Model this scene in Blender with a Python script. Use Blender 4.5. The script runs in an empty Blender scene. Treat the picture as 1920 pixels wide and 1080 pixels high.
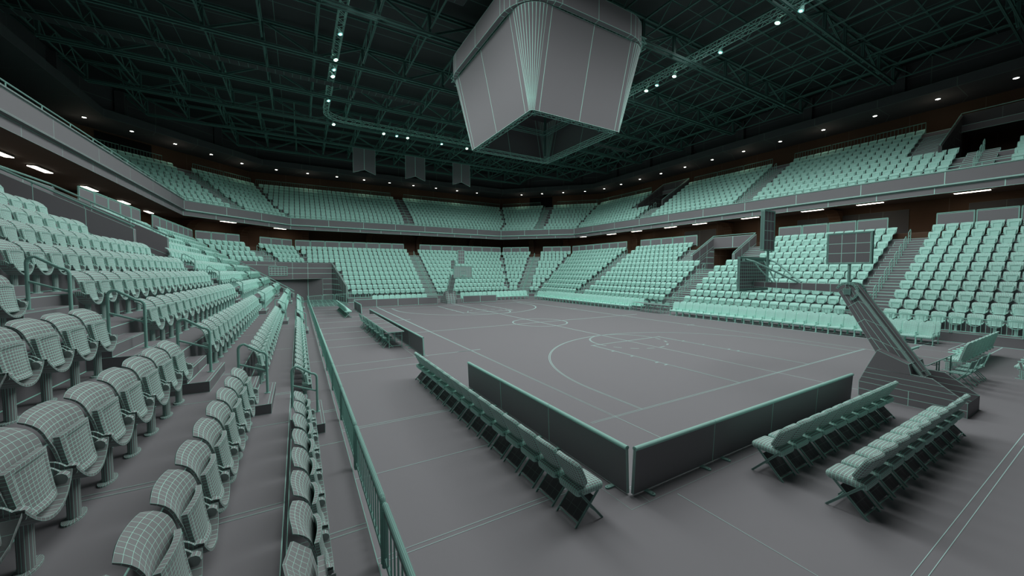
import bpy, math, random
from mathutils import Vector, Matrix
random.seed(7)
SC = bpy.context.scene
COL = SC.collection
pi = math.pi; sin = math.sin; cos = math.cos; rad = math.radians
CAM = (-6.4405, -6.2551, 3.455); YAW = 0.5238; PITCH = -0.0457; FPX = 693.33

# ------------------------------------------------------------------ camera, world, exposure
cd = bpy.data.cameras.new('camera'); cam = bpy.data.objects.new('camera', cd); COL.objects.link(cam)
cam.location = CAM; cam.rotation_euler = (pi/2 + PITCH, 0, -YAW)
cd.lens = FPX/1920*36; cd.sensor_width = 36; cd.clip_end = 400; cd.clip_start = 0.05
SC.camera = cam
wd = bpy.data.worlds.new('world'); SC.world = wd; wd.use_nodes = True
wd.node_tree.nodes['Background'].inputs[0].default_value = (0.5, 0.55, 0.56, 1)
wd.node_tree.nodes['Background'].inputs[1].default_value = 0.0
SC.view_settings.view_transform = 'Standard'; SC.view_settings.look = 'None'
SC.view_settings.gamma = 1; SC.view_settings.use_curve_mapping = False
SC.view_settings.exposure = 0.0
SC.cycles.max_bounces = 6; SC.cycles.diffuse_bounces = 4
LAMP_W = 2000.0       # watts per unseen flood added near the lighting truss
LAMP_R = 3.4

# ------------------------------------------------------------------ materials
def wire_mat(name, base, line, rough=0.75):
    m = bpy.data.materials.new(name); m.use_nodes = True
    nt = m.node_tree; N = nt.nodes; L = nt.links
    b = N['Principled BSDF']; b.inputs['Roughness'].default_value = rough
    b.inputs['Specular IOR Level'].default_value = 0.2
    def math_(op, a, c=None):
        n = N.new('ShaderNodeMath'); n.operation = op
        for i, v in enumerate((a, c)):
            if v is None: continue
            if isinstance(v, (int, float)): n.inputs[i].default_value = v
            else: L.new(v, n.inputs[i])
        return n.outputs[0]
    uv = N.new('ShaderNodeUVMap'); uv.uv_map = 'UVMap'
    ce = N.new('ShaderNodeUVMap'); ce.uv_map = 'cell'
    s1 = N.new('ShaderNodeSeparateXYZ'); L.new(uv.outputs[0], s1.inputs[0])
    s2 = N.new('ShaderNodeSeparateXYZ'); L.new(ce.outputs[0], s2.inputs[0])
    d = []
    for k in (0, 1):
        f = math_('FRACT', s1.outputs[k])
        mn = math_('MINIMUM', f, math_('SUBTRACT', 1.0, f))
        d.append(math_('MULTIPLY', mn, s2.outputs[k]))
    at = N.new('ShaderNodeAttribute'); at.attribute_type = 'OBJECT'; at.attribute_name = 'wire'
    mask = math_('LESS_THAN', math_('MINIMUM', d[0], d[1]), at.outputs['Fac'])
    mx = N.new('ShaderNodeMix'); mx.data_type = 'RGBA'
    L.new(mask, mx.inputs['Factor']); mx.inputs['A'].default_value = (*base, 1); mx.inputs['B'].default_value = (*line, 1)
    L.new(mx.outputs['Result'], b.inputs['Base Color'])
    return m
def plain(name, c, rough=0.7):
    m = bpy.data.materials.new(name); m.use_nodes = True
    b = m.node_tree.nodes['Principled BSDF']; b.inputs['Base Color'].default_value = (*c, 1); b.inputs['Roughness'].default_value = rough
    b.inputs['Specular IOR Level'].default_value = 0.2
    return m
def glow(name, c, s):
    m = bpy.data.materials.new(name); m.use_nodes = True
    nt = m.node_tree; e = nt.nodes.new('ShaderNodeEmission'); e.inputs[0].default_value = (*c, 1); e.inputs[1].default_value = s
    nt.links.new(e.outputs[0], nt.nodes['Material Output'].inputs[0]); return m
GREY = (0.222, 0.220, 0.231); TEAL = (0.50, 0.90, 0.79)
M = dict(
    clay=wire_mat('clay_grey', GREY, TEAL),
    seat=wire_mat('seat_grey', (0.27, 0.285, 0.285), TEAL),
    teal=wire_mat('teal_metal', (0.15, 0.25, 0.23), (0.30, 0.58, 0.50)),
    floor=wire_mat('floor_grey', (0.245, 0.242, 0.255), (0.45, 0.66, 0.62)),
    mark=plain('court_paint', (0.52, 0.78, 0.74)),
    brown=wire_mat('brown_wall', (0.105, 0.062, 0.040), (0.15, 0.11, 0.08)),
    dark=wire_mat('dark_panel', (0.10, 0.10, 0.105), (0.16, 0.2, 0.19)),
    soffit=wire_mat('soffit', (0.16, 0.15, 0.145), (0.24, 0.24, 0.22)),
    roof=wire_mat('roof_deck', (0.055, 0.06, 0.063), (0.12, 0.24, 0.21)),
    truss=wire_mat('truss_paint', (0.06, 0.12, 0.108), (0.15, 0.34, 0.29)),
    rig=wire_mat('rig_paint', (0.17, 0.31, 0.28), (0.34, 0.66, 0.57)),
    pad=wire_mat('pad_teal', (0.30, 0.52, 0.46), (0.36, 0.66, 0.58)),
    lamp=glow('lamp_white', (1.0, 0.98, 0.88), 14.0),
    lampb=glow('lamp_blue', (0.62, 0.9, 1.0), 9.0),
    strip=glow('strip_light', (1.0, 0.93, 0.78), 7.0),
)

# ------------------------------------------------------------------ mesh builder
def dist(p): return math.sqrt((p[0]-CAM[0])**2 + (p[1]-CAM[1])**2 + (p[2]-CAM[2])**2)
def depth(p):
    dx, dy, dz = p[0]-CAM[0], p[1]-CAM[1], p[2]-CAM[2]
    return max(0.55*math.sqrt(dx*dx+dy*dy+dz*dz), dx*sin(YAW)+dy*cos(YAW))
def wt(d, lp=1.15): return max(0.001, 0.5*lp*d/FPX)
class MB:
    def __init__(s, auto=True, lp=1.0):
        s.v = []; s.f = []; s.c = []; s.auto = auto; s.lp = lp
    def face(s, ids, n=(1, 1), ln=None):
        s.f.append(tuple(ids)); s.c.append((n, ln))
    def pt(s, p): s.v.append((float(p[0]), float(p[1]), float(p[2]))); return len(s.v)-1
    def quad(s, a, b, c, d, cell=None, n=None):
        i = [s.pt(p) for p in (a, b, c, d)]
        W = math.dist(a, b); H = math.dist(b, c)
        if n is None:
            if cell:
                cu, cv = cell if isinstance(cell, tuple) else (cell, cell)
                n = (max(1, round(W/cu)) if cu else 1, max(1, round(H/cv)) if cv else 1)
            else: n = (1, 1)
        s.face(i, n)
    def grid(s, P, closed_u=False, closed_v=False, n=(1, 1)):
        R = len(P); Cn = len(P[0]); ids = [[s.pt(p) for p in row] for row in P]
        for i in range(R if closed_u else R-1):
            for j in range(Cn if closed_v else Cn-1):
                i2 = (i+1) % R; j2 = (j+1) % Cn
                s.face((ids[i][j], ids[i][j2], ids[i2][j2], ids[i2][j]), n)
        return ids
    def box(s, x0, x1, y0, y1, z0, z1, cell=None, mat=None):
        P = [(x0,y0,z0),(x1,y0,z0),(x1,y1,z0),(x0,y1,z0),(x0,y0,z1),(x1,y0,z1),(x1,y1,z1),(x0,y1,z1)]
        if mat is not None: P = [tuple(mat @ Vector(p)) for p in P]
        for q in ((0,3,2,1),(4,5,6,7),(0,1,5,4),(1,2,6,5),(2,3,7,6),(3,0,4,7)):
            s.quad(*[P[k] for k in q], cell=cell)
    def beam(s, a, b, w=0.05, h=None, up=(0,0,1), cell=None):
        a = Vector(a); b = Vector(b); d = b-a; l = d.length
        if l < 1e-6: return
        d.normalize(); u = Vector(up)
        if abs(d.dot(u)) > 0.98: u = Vector((1,0,0))
        sd = d.cross(u).normalized(); u = sd.cross(d)
        m = Matrix((sd, d, u)).transposed().to_4x4(); m.translation = a
        h = w if h is None else h
        s.box(-w/2, w/2, 0, l, -h/2, h/2, cell=cell, mat=m)
    def tube(s, path, r, k=8, seg=None, caps=True):
        P = [Vector(p) for p in path]
        if seg:
            Q = [P[0]]
            for a, b in zip(P[:-1], P[1:]):
                n = max(1, round((b-a).length/seg))
                for i in range(1, n+1): Q.append(a.lerp(b, i/n))
            P = Q
        rows = []; up = None
        for i, p in enumerate(P):
            t = (P[min(i+1, len(P)-1)]-P[max(i-1, 0)]).normalized()
            if up is None:
                up = Vector((0,0,1)) if abs(t.z) < 0.9 else Vector((1,0,0))
            sd = t.cross(up).normalized(); up = sd.cross(t).normalized()
            rr = r if not isinstance(r, tuple) else r[0]
            r2 = r if not isinstance(r, tuple) else r[1]
            rows.append([tuple(p + sd*rr*cos(2*pi*j/k) + up*r2*sin(2*pi*j/k)) for j in range(k)])
        s.grid(rows, closed_v=True)
        if caps:
            for row, pc in ((rows[0], P[0]), (rows[-1], P[-1])):
                for j in range(k):
                    i = [s.pt(pc), s.pt(row[j]), s.pt(row[(j+1) % k])]; s.face(i)
    def disc(s, c, rx, ry, h, k=16, rot=0):
        def ring(sc, z): return [(c[0]+cos(rot)*rx*sc*cos(2*pi*j/k)-sin(rot)*ry*sc*sin(2*pi*j/k), c[1]+sin(rot)*rx*sc*cos(2*pi*j/k)+cos(rot)*ry*sc*sin(2*pi*j/k), c[2]+z) for j in range(k)]
        s.grid([ring(1, 0), ring(1, h), ring(0.45, h)], closed_v=True)
    def rbox(s, c, lx, ly, lz, r, n=(6, 6, 3), mat=None, dome=0.0):
        hx, hy, hz = lx/2, ly/2, lz/2; r = min(r, hx, hy, hz)
        def lin(h, m): return [(-h + 2*h*i/m) for i in range(m+1)]
        def mp(p):
            q = Vector((max(-hx+r, min(hx-r, p[0])), max(-hy+r, min(hy-r, p[1])), max(-hz+r, min(hz-r, p[2]))))
            dv = Vector(p)-q
            o = q + dv.normalized()*r if dv.length > 1e-7 else q
            if dome: o.z += dome*(1-(p[0]/hx)**2)*(1-(p[1]/hy)**2)*(1 if p[2] > 0 else 0)
            o = (mat @ o) if mat is not None else o
            return (o.x+c[0], o.y+c[1], o.z+c[2])
        X, Y, Z = lin(hx, n[0]), lin(hy, n[1]), lin(hz, n[2])
        s.grid([[mp((x, y, hz)) for x in X] for y in Y]); s.grid([[mp((x, y, -hz)) for x in X[::-1]] for y in Y])
        s.grid([[mp((x, -hy, z)) for x in X] for z in Z]); s.grid([[mp((x, hy, z)) for x in X[::-1]] for z in Z])
        s.grid([[mp((-hx, y, z)) for y in Y[::-1]] for z in Z]); s.grid([[mp((hx, y, z)) for y in Y] for z in Z])
    def shell(s, P, th):
        """thin curved sheet from a grid of points, thickness th along -normal"""
        R = len(P); Cn = len(P[0]); V = [[Vector(p) for p in row] for row in P]; B = []
        for i in range(R):
            row = []
            for j in range(Cn):
                a = V[min(i+1, R-1)][j]-V[max(i-1, 0)][j]; b = V[i][min(j+1, Cn-1)]-V[i][max(j-1, 0)]
                row.append(tuple(V[i][j] - a.cross(b).normalized()*th))
            B.append(row)
        s.grid(P); s.grid([r[::-1] for r in B])
        s.grid([P[0], B[0]][::-1]); s.grid([P[-1], B[-1]])
        s.grid([[r[0] for r in P], [r[0] for r in B]]); s.grid([[r[-1] for r in P], [r[-1] for r in B]][::-1])
    def mesh(s, name, mat, org=(0,0,0), smooth=False):
        me = bpy.data.meshes.new(name)
        V = s.v; O = org
        me.from_pydata([(p[0]-O[0], p[1]-O[1], p[2]-O[2]) for p in V], [], s.f)
        u0 = []; u1 = []
        for f, (n, ln) in zip(s.f, s.c):
            k = len(f)
            if k == 4:
                a, b, c, d = (V[i] for i in f)
                W = (math.dist(a, b)+math.dist(c, d))/2/n[0]; H = (math.dist(b, c)+math.dist(d, a))/2/n[1]
                if s.auto:
                    cen = [(a[q]+b[q]+c[q]+d[q])/4 for q in range(3)]
                    t = wt(depth(cen), s.lp); W /= t; H /= t
                u0 += [0, 0, n[0], 0, n[0], n[1], 0, n[1]]; u1 += [W, H]*4
            elif k == 3:
                a, b, c = (V[i] for i in f)
                W = math.dist(b, c)
                if s.auto: W /= wt(depth(a), s.lp)
                u0 += [0.5, 0.5, 0, 0.5, 1, 0.5]; u1 += [W, 1e4]*3
            else:
                u0 += [0.5, 0.5]*k; u1 += [1e4, 1e4]*k
        l0 = me.uv_layers.new(name='UVMap'); l1 = me.uv_layers.new(name='cell')
        l0.data.foreach_set('uv', u0); l1.data.foreach_set('uv', u1)
        me.materials.append(mat)
        if smooth: me.polygons.foreach_set('use_smooth', [True]*len(me.polygons))
        me.update(); return me
    def build(s, name, mat, parent=None, org=(0,0,0), smooth=False):
        if parent is not None:
            o = bpy.data.objects.new(name, s.mesh(name, mat, (0,0,0) if not s.auto else tuple(parent.location), smooth))
            COL.objects.link(o); o.parent = parent
        else:
            o = bpy.data.objects.new(name, s.mesh(name, mat, org, smooth)); o.location = org; COL.objects.link(o)
        o['wire'] = 1.0
        return o
def tag(o, label=None, cat=None, group=None, kind=None):
    if label: o['label'] = label
    if cat: o['category'] = cat
    if group: o['group'] = group
    if kind: o['kind'] = kind
    return o
def empty(name, loc, rz=0):
    o = bpy.data.objects.new(name, None); o.empty_display_size = 0.1; COL.objects.link(o); o.location = loc; o.rotation_euler = (0, 0, rz); return o
def copy_tree(o, parent=None):
    c = o.copy(); COL.objects.link(c)
    if parent is not None: c.parent = parent
    for ch in [x for x in o.children]: copy_tree(ch, c)
    return c
def set_wire(root, d, lp=1.15):
    t = wt(d, lp)
    for ch in root.children:
        ch['wire'] = t
        set_wire(ch, d, lp)
    if root.type == 'MESH': root['wire'] = t
ORD = ['zeroth','first','second','third','fourth','fifth','sixth','seventh','eighth','ninth','tenth','eleventh','twelfth','thirteenth','fourteenth','fifteenth','sixteenth','seventeenth','eighteenth','nineteenth','twentieth']
TENS = {20:'twenty',30:'thirty',40:'forty',50:'fifty'}
def ordw(n):
    if n <= 20: return ORD[n]
    t = n//10*10
    return ({30:'thirtieth',40:'fortieth',50:'fiftieth'}[n]) if n % 10 == 0 else TENS[t]+'-'+ORD[n % 10]
def in_view(x, y, z, m=60):
    dx, dy, dz = x-CAM[0], y-CAM[1], z-CAM[2]
    f = (sin(YAW)*cos(PITCH), cos(YAW)*cos(PITCH), sin(PITCH)); zz = dx*f[0]+dy*f[1]+dz*f[2]
    if zz < 0.3: return False
    r = (cos(YAW), -sin(YAW), 0); u = (-sin(YAW)*sin(PITCH), -cos(YAW)*sin(PITCH), cos(PITCH))
    px = 960+FPX*(dx*r[0]+dy*r[1])/zz; py = 540-FPX*(dx*u[0]+dy*u[1]+dz*u[2])/zz
    return -m < px < 1920+m and -m < py < 1080+m

# ------------------------------------------------------------------ bowl plan
CX, CY = 7.62, 14.325; W, LEN = 15.24, 28.65
YS = -16.0                     # the near cut of the building, behind the camera
def XL(o): return -5.8-o
def XR(o): return 21.04+o
def SS(o): return 40.6+1.4142*o
def YF(o): return 37.5+o if o < 10 else 37.5+o-0.7*min(1, (o-10)/2)
def path(o):
    xl, xr, yf, s_ = XL(o), XR(o), YF(o), SS(o)
    return [(xl, YS), (xl, xl+s_), (yf-s_, yf), (W-(yf-s_), yf), (xr, xl+s_), (xr, YS)]
RUN, RISE, Z1 = 0.82, 0.515, 0.485
def bx(k): return 0.57+RUN*(k-1)           # seat base offset of row k
def fo(k): return bx(k)-0.57
def zk(k): return Z1+RISE*(k-1)
def uo(k): return 10.5+RUN*0.975*(k-1)     # upper tier
def ufo(k): return uo(k)-0.55
def uz(k): return 9.75+0.51*(k-1)
AIS = [-10.4, 1.97, 14.34, 26.7]
TUNX = -1.9                                # right wall of the corner tunnel, at the front

# ------------------------------------------------------------------ floor and markings
f = MB(); f.quad((-26, YS, 0), (42, YS, 0), (42, 58, 0), (-26, 58, 0))
fl = f.build('floor', M['floor']); tag(fl, 'grey arena floor carrying the basketball court', kind='structure')
mk = MB()
def lw(p):
    d = depth((p[0], p[1], 0.0)); return (1.15+0.85*min(1, max(0, (d-9)/14)))*d/FPX
def ofac(p): return 0.72-0.22*min(1, max(0, (depth((p[0], p[1], 0))-10)/12))
def strip(p0, p1, w=None, z=0.004, seg=1.5, fac=1.0):
    L_ = math.dist(p0, p1); n = max(1, round(L_/seg)); dx, dy = (p1[0]-p0[0])/L_, (p1[1]-p0[1])/L_
    for i in range(n):
        a = (p0[0]+(p1[0]-p0[0])*i/n, p0[1]+(p1[1]-p0[1])*i/n); b = (p0[0]+(p1[0]-p0[0])*(i+1)/n, p0[1]+(p1[1]-p0[1])*(i+1)/n)
        wa = (w or lw(a)*fac)/2; wb = (w or lw(b)*fac)/2
        mk.quad((a[0]+dy*wa, a[1]-dx*wa, z), (b[0]+dy*wb, b[1]-dx*wb, z), (b[0]-dy*wb, b[1]+dx*wb, z), (a[0]-dy*wa, a[1]+dx*wa, z))
def court_line(p0, p1, w=0.05):
    """outlined court line: two fine edges"""
    L_ = math.dist(p0, p1); dx, dy = (p1[0]-p0[0])/L_, (p1[1]-p0[1])/L_
    for s_ in (-1, 1):
        strip((p0[0]-dy*s_*w/2, p0[1]+dx*s_*w/2), (p1[0]-dy*s_*w/2, p1[1]+dx*s_*w/2), fac=ofac(((p0[0]+p1[0])/2, (p0[1]+p1[1])/2)))
def arc(c, r, a0, a1, w=0.05, n=40, dash=None):
    for i in range(n):
        if dash and (i // dash) % 2: continue
        t0 = rad(a0+(a1-a0)*i/n); t1 = rad(a0+(a1-a0)*(i+1)/n)
        for rr in (r-w/2, r+w/2):
            p0 = (c[0]+rr*cos(t0), c[1]+rr*sin(t0)); p1 = (c[0]+rr*cos(t1), c[1]+rr*sin(t1))
            strip(p0, p1, fac=ofac(p0), seg=5)
court_line((0, 0), (0, LEN)); court_line((W, 0), (W, LEN)); court_line((-0.75, 0), (W, 0)); court_line((-1.6, LEN), (W+3, LEN)); court_line((0, CY), (W+1.8, CY)); court_line((-1.6, CY), (0, CY))
strip((CX, -2.2), (CX, LEN+2.4)); strip((0, -2.2), (0, 0)); strip((W, -2.3), (W, 0)); strip((0, LEN), (0, LEN+2.2)); strip((W, LEN), (W, LEN+2.5))
arc((CX, CY), 1.83, 0, 360, n=60)
for sgn, y0 in ((1, 0.0), (-1, LEN)):
    def T(x, y): return (x, y0+sgn*y)
    a = 2.29
    for sx in (-1, 1):
        court_line(T(CX+sx*a, 0), T(CX+sx*a, 6.63))
        for yy in (2.6, 3.0, 4.2, 5.25): strip(T(CX+sx*a, yy), T(CX+sx*(a+0.18), yy), w=0.06 if sgn > 0 else 0.09, seg=1)
    court_line(T(CX-a-0.1, 6.63), T(CX+a+0.1, 6.63))
    hoop = 1.78; R3 = 6.69; xs = CX-0.93
    t = math.degrees(math.asin(min(1, math.sqrt(R3**2-xs**2)/R3)))
    ye = hoop+R3*sin(rad(t))
    for sx in (-1, 1): court_line(T(CX+sx*xs, 0), T(CX+sx*xs, ye), w=0.05)
    if sgn > 0: arc(T(CX, hoop), R3, t, 180-t, n=70)
    else: arc(T(CX, hoop), R3, -t, -180+t, n=70)
    c = T(CX, 6.63)
    if sgn > 0: arc(c, 1.83, 0, 180, n=30); arc(c, 1.83, 180, 360, n=31, dash=2)
    else: arc(c, 1.83, 180, 360, n=30); arc(c, 1.83, 0, 180, n=31, dash=2)
    yt = 8.47
    for xx in ((-0.62, 0.45), (W-0.25, W+0.45)): strip(T(xx[0], yt), T(xx[1], yt), w=0.06 if sgn > 0 else 0.09)
# seams of the floor panels outside the court
for y, dbl in ((-8.9, 1), (-1.82, 1), (0.23, 0), (2.33, 1), (7.35, 0), (12.15, 0), (14.2, 0), (16.35, 0), (18.5, 0), (21.3, 0), (23.8, 0), (26.3, 0), (28.7, 0), (30.9, 0), (33.5, 0)):
    xe = -2.2 if y != 8.47 else -0.5
    strip((-5.75, y), (xe, y))
    if dbl: strip((-5.75, y+0.085), (xe, y+0.085))
strip((-5.75, 8.47), (0.0, 8.47))
strip((-1.42, -2.7), (-1.42, YS)); strip((-0.8, -5.02), (21, -5.02)); strip((-0.8, -5.12), (21, -5.12))
for y in (-1.0, -3.0): strip((13.5, y), (21, y))
strip((18.75, -1.4), (18.75, 33.2), w=0.07); strip((18.2, -1.9), (21, -1.9)); strip((-5.5, 34.0), (-2.2, 37.3))
mko = mk.build('court_marking', M['mark']); mko.parent = fl
tag(mko, 'pale green court and seam lines')
# mesh mat in the tunnel mouth
g = MB(lp=1.6)
g.quad((-6.6, 34.2, 0.006), (-2.0, 34.2, 0.006), (-2.0, 37.6, 0.006), (-6.6, 37.6, 0.006), cell=0.45)
g.quad((-9.5, 37.6, 0.006), (-2.0, 37.6, 0.006), (-2.0, 44.0, 0.006), (-9.5, 44.0, 0.006), cell=0.45)
tag(g.build('floor_mat', M['teal'], org=(-4, 37, 0)), 'teal gridded floor mat in the mouth of the far left corner tunnel', 'mat')

# ------------------------------------------------------------------ terraces
def seg_pts(side, o):
    P = path(o); i = dict(L=0, A=1, F=2, B=3, R=4)[side]
    return P[i], P[i+1]
def lerp2(a, b, t): return (a[0]+(b[0]-a[0])*t, a[1]+(b[1]-a[1])*t)
def s_of(side, o, s_):
    """world point at common coordinate s_ on a side: y for L/R, x for F, fraction for the chamfers"""
    a, b = seg_pts(side, o)
    if side in 'LR': return (a[0], s_)
    if side == 'F': return (s_, a[1])
    return lerp2(a, b, s_)
def ranges(side, k):
    """ends (in common coordinate, None = the corner) of solid terrace of lower row k"""
    a, b = seg_pts(side, fo(k)); a2, b2 = seg_pts(side, fo(k+1))
    if side == 'L':
        e = (33.8+(-6.8-a[0])*0.95) if k <= 7 else None
        if k == 1: e = 33.8
        if k >= 8: return [(YS, 12.2), (16.2, None)]
        return [(YS, e)]
    if side == 'R': return [(YS, None)] if k < 8 else [(YS, 12.2), (16.2, None)]
    if side == 'A': return [] if k <= 7 else [(None, None)]
    if side == 'F': return [(TUNX-0.17*(fo(k)), None)] if k <= 7 else [(None, None)]
    return [(None, None)]
def corner(side, o, end):
    a, b = seg_pts(side, o)
    p = a if end == 0 else b
    if side == 'R': p = (a if end == 1 else b)       # R is walked from far corner to the near cut
    return p
SIDE_NAME = dict(L='left', A='left_corner', F='far', B='right_corner', R='right')
for side in 'LAFBR':
    m_ = MB()
    for k in range(1, 12):
        z = zk(k); o0, o1 = fo(k), fo(k+1)
        if k == 11: o1 = 9.3
        for (s0, s1) in ranges(side, k):
            def P(o, s_, e, side=side):
                return corner(side, o, e) if s_ is None else s_of(side, o, s_)
            a, b, c, d = P(o0, s0, 0), P(o0, s1, 1), P(o1, s1, 1), P(o1, s0, 0)
            m_.quad((*a, z), (*b, z), (*c, z), (*d, z))
            zb = 0 if k == 1 else zk(k-1)
            if side in 'AF' and k == 8: zb = 0
            m_.quad((*a, zb), (*b, zb), (*b, z), (*a, z))
    if side in 'LR':
        for y in (-1.82, -1.735, 0.7, 2.33, 2.42, 7.35, 12.15, 18.5, 23.8, 28.7):
            for k in range(1, 8):
                if side == 'R' or k > 4: continue
                w_ = 0.012
                x0, x1 = XL(fo(k)), XL(fo(k+1))
                m_.quad((x0, y, zk(k)+0.003), (x1, y, zk(k)+0.003), (x1, y+w_, zk(k)+0.003), (x0, y+w_, zk(k)+0.003))
    tag(m_.build('terrace_'+SIDE_NAME[side], M['clay']), kind='structure')
# concourse floor behind the lower tier, back wall and soffit
def ring_band(mb, oa, za, ob, zb, cell=None, sides='LAFBR'):
    for side in sides:
        a, b = seg_pts(side, oa); c, d = seg_pts(side, ob)
        mb.quad((*a, za), (*b, za), (*d, zb), (*c, zb), cell=cell)
m_ = MB(); ring_band(m_, 9.3, zk(11), 9.3, 6.1); ring_band(m_, 9.3, 6.1, 15.0, 6.1); tag(m_.build('floor_concourse', M['brown']), kind='structure')
m_ = MB(); ring_band(m_, 14.2, 0.0, 14.2, 9.3, cell=(4.3, 3)); tag(m_.build('wall_concourse', M['brown']), kind='structure')
m_ = MB(lp=0.8)
ring_band(m_, 9.75, 8.62, 9.95, 8.86); ring_band(m_, 9.95, 8.86, 14.3, 8.86, cell=(4.3, None))
tag(m_.build('ceiling_concourse', M['soffit']), kind='structure')
# balcony fascia
m_ = MB(lp=0.75)
PAN = {'L': 4.3, 'A': 4.1, 'F': 4.17, 'B': 4.1, 'R': 4.3}
for side in 'LAFBR':
    for (oa, za, ob, zb, cu) in ((9.64, 9.17, 9.64, 10.0, PAN[side]), (9.64, 10.0, 9.56, 10.02, 0), (9.56, 10.02, 9.56, 10.07, 0), (9.56, 10.07, 9.8, 10.07, 0), (9.64, 9.17, 9.54, 9.15, 0), (9.54, 9.15, 9.54, 9.09, 0), (9.54, 9.09, 9.75, 9.06, 0), (9.75, 9.06, 9.75, 8.62, PAN[side]/1.5)):
        a, b = seg_pts(side, oa); c, d = seg_pts(side, ob)
        m_.quad((*a, za), (*b, za), (*d, zb), (*c, zb), cell=(cu, None) if cu else None)
tag(m_.build('trim_balcony', M['clay']), kind='structure')
m_ = MB(); 
for side in 'LAFBR':
    a, b = seg_pts(side, 9.62); m_.tube([(*a, 10.26), (*b, 10.26)], 0.03, 6, caps=False)
    L_ = math.dist(a, b); n = round(L_/2.15)
    for i in range(n+1):
        p = lerp2(a, b, i/n); m_.tube([(*p, 10.05), (*p, 10.26)], 0.02, 5, caps=False)
tag(m_.build('balcony_rail', M['teal'], org=(CX, 47.1, 10.05)), 'slim teal handrail running along the top of the whole balcony front', 'rail')

# upper tier terraces
UVOM = [(-2.2, 1.8), (25.4, 29.4)]
m_ = MB()
for side in 'LAFBR':
    for k in range(1, 11):
        z = uz(k); o0 = ufo(k) if k > 1 else 9.75; o1 = ufo(k+1) if k < 10 else ufo(11)
        if side in 'LR' and k >= 5: sp = [(YS, UVOM[0][0]), (UVOM[0][1], UVOM[1][0]), (UVOM[1][1], None)]
        else: sp = [(YS if side in 'LR' else None, None)]
        for s0, s1 in sp:
            def P(o, s_, e, side=side): return corner(side, o, e) if s_ is None else s_of(side, o, s_)
            a, b, c, d = P(o0, s0, 0), P(o0, s1, 1), P(o1, s1, 1), P(o1, s0, 0)
            m_.quad((*a, z), (*b, z), (*c, z), (*d, z))
            if k > 1: m_.quad((*a, uz(k-1)), (*b, uz(k-1)), (*b, z), (*a, z))
ring_band(m_, ufo(11), 14.34, ufo(11), 14.86); ring_band(m_, ufo(11), 14.86, 20.1, 14.86)
tag(m_.build('terrace_upper', M['clay']), kind='structure')
m_ = MB(lp=0.8); ring_band(m_, 19.96, 14.86, 19.96, 17.3, cell=(4.3, None)); tag(m_.build('wall_upper', M['brown']), kind='structure')
m_ = MB(lp=0.8); ring_band(m_, 15.36, 17.25, 20.1, 17.25, cell=(4.3, None)); ring_band(m_, 15.36, 17.25, 15.36, 17.95, cell=(4.3, None)); ring_band(m_, 15.36, 17.95, 17.0, 17.95)
ring_band(m_, 17.0, 17.95, 17.0, 21.0, cell=(6.4, 1.5))
tag(m_.build('ceiling_soffit', M['dark']), kind='structure')
# roof deck
m_ = MB(lp=1.0)
m_.quad((-26, YS, 20.7), (-26, 58, 20.7), (42, 58, 20.7), (42, YS, 20.7), cell=(3.2, 6.43))
tag(m_.build('ceiling', M['roof']), kind='structure')
# near cut of the building, behind the camera
m_ = MB(); m_.quad((-26, YS, 0), (42, YS, 0), (42, YS, 20.7), (-26, YS, 20.7)); tag(m_.build('wall_near', M['dark']), kind='structure')
# dark door openings in the upper wall
for n_, (side, s0, s1) in enumerate((('A', 0.18, 0.42), ('B', 0.30, 0.52))):
    a, b = s_of(side, 19.9, s0), s_of(side, 19.9, s1)
    m_ = MB(); m_.quad((*a, 14.9), (*b, 14.9), (*b, 17.1), (*a, 17.1))
    tag(m_.build('door_%d' % (n_+1), plain('opening_dark', (0.004, 0.004, 0.004))), kind='structure')
for n_, (y0, y1) in enumerate(((-6, 0.5), (3.5, 11.0), (19, 23))):
    m_ = MB(lp=0.8)
    m_.quad((XR(14.15), y0, 6.12), (XR(14.15), y1, 6.12), (XR(14.15), y1, 8.3), (XR(14.15), y0, 8.3), cell=(1.6, None))
    tag(m_.build('door_%d' % (n_+3), M['dark']), kind='structure')
# pilasters with curved brackets under the balcony
def pilaster(p, ang, lab):
    m = MB(lp=0.8)
    c_, s_ = cos(ang), sin(ang)
    def w(u, v, z): return (p[0]+c_*u-s_*v, p[1]+s_*u+c_*v, z)
    pr = [(0.0, 6.1), (0.45, 6.1), (0.45, 7.6)] + [(0.45+1.6*(1-cos(t)), 7.6+1.1*sin(t)) for t in (0.3, 0.6, 0.9, 1.2, 1.57)]
    for a, b in zip(pr[1:-1], pr[2:]):
        m.quad(w(a[0], -0.4, a[1]), w(a[0], 0.4, a[1]), w(b[0], 0.4, b[1]), w(b[0], -0.4, b[1]))
        for v in (-0.4, 0.4):
            m.quad(w(0, v, a[1]), w(a[0], v, a[1]), w(b[0], v, b[1]), w(0, v, b[1]))
    o = m.build('pillar', M['brown'], org=(p[0], p[1], 6.1)); tag(o, lab, 'pillar', 'brown pillars under the balcony'); o['kind'] = 'structure'
for y in (-5, 8.0, 17.4, 30.5): pilaster((XR(14.2), y), pi, '')
for y in (17.4, 30.5): pilaster((XL(14.2), y), 0, '')
for x in (-5.5, 2.5, 9.8, 18.5): pilaster((x, YF(14.2)), -pi/2, '')
for fr in (0.35, 0.75):
    p = s_of('A', 14.2, fr); pilaster(p, -pi/4, ''); p = s_of('B', 14.2, fr); pilaster(p, -3*pi/4, '')
for o in bpy.data.objects:
    if o.name.startswith('pillar'):
        for q in ('label', 'category', 'group'):
            if q in o: del o[q]

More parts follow.
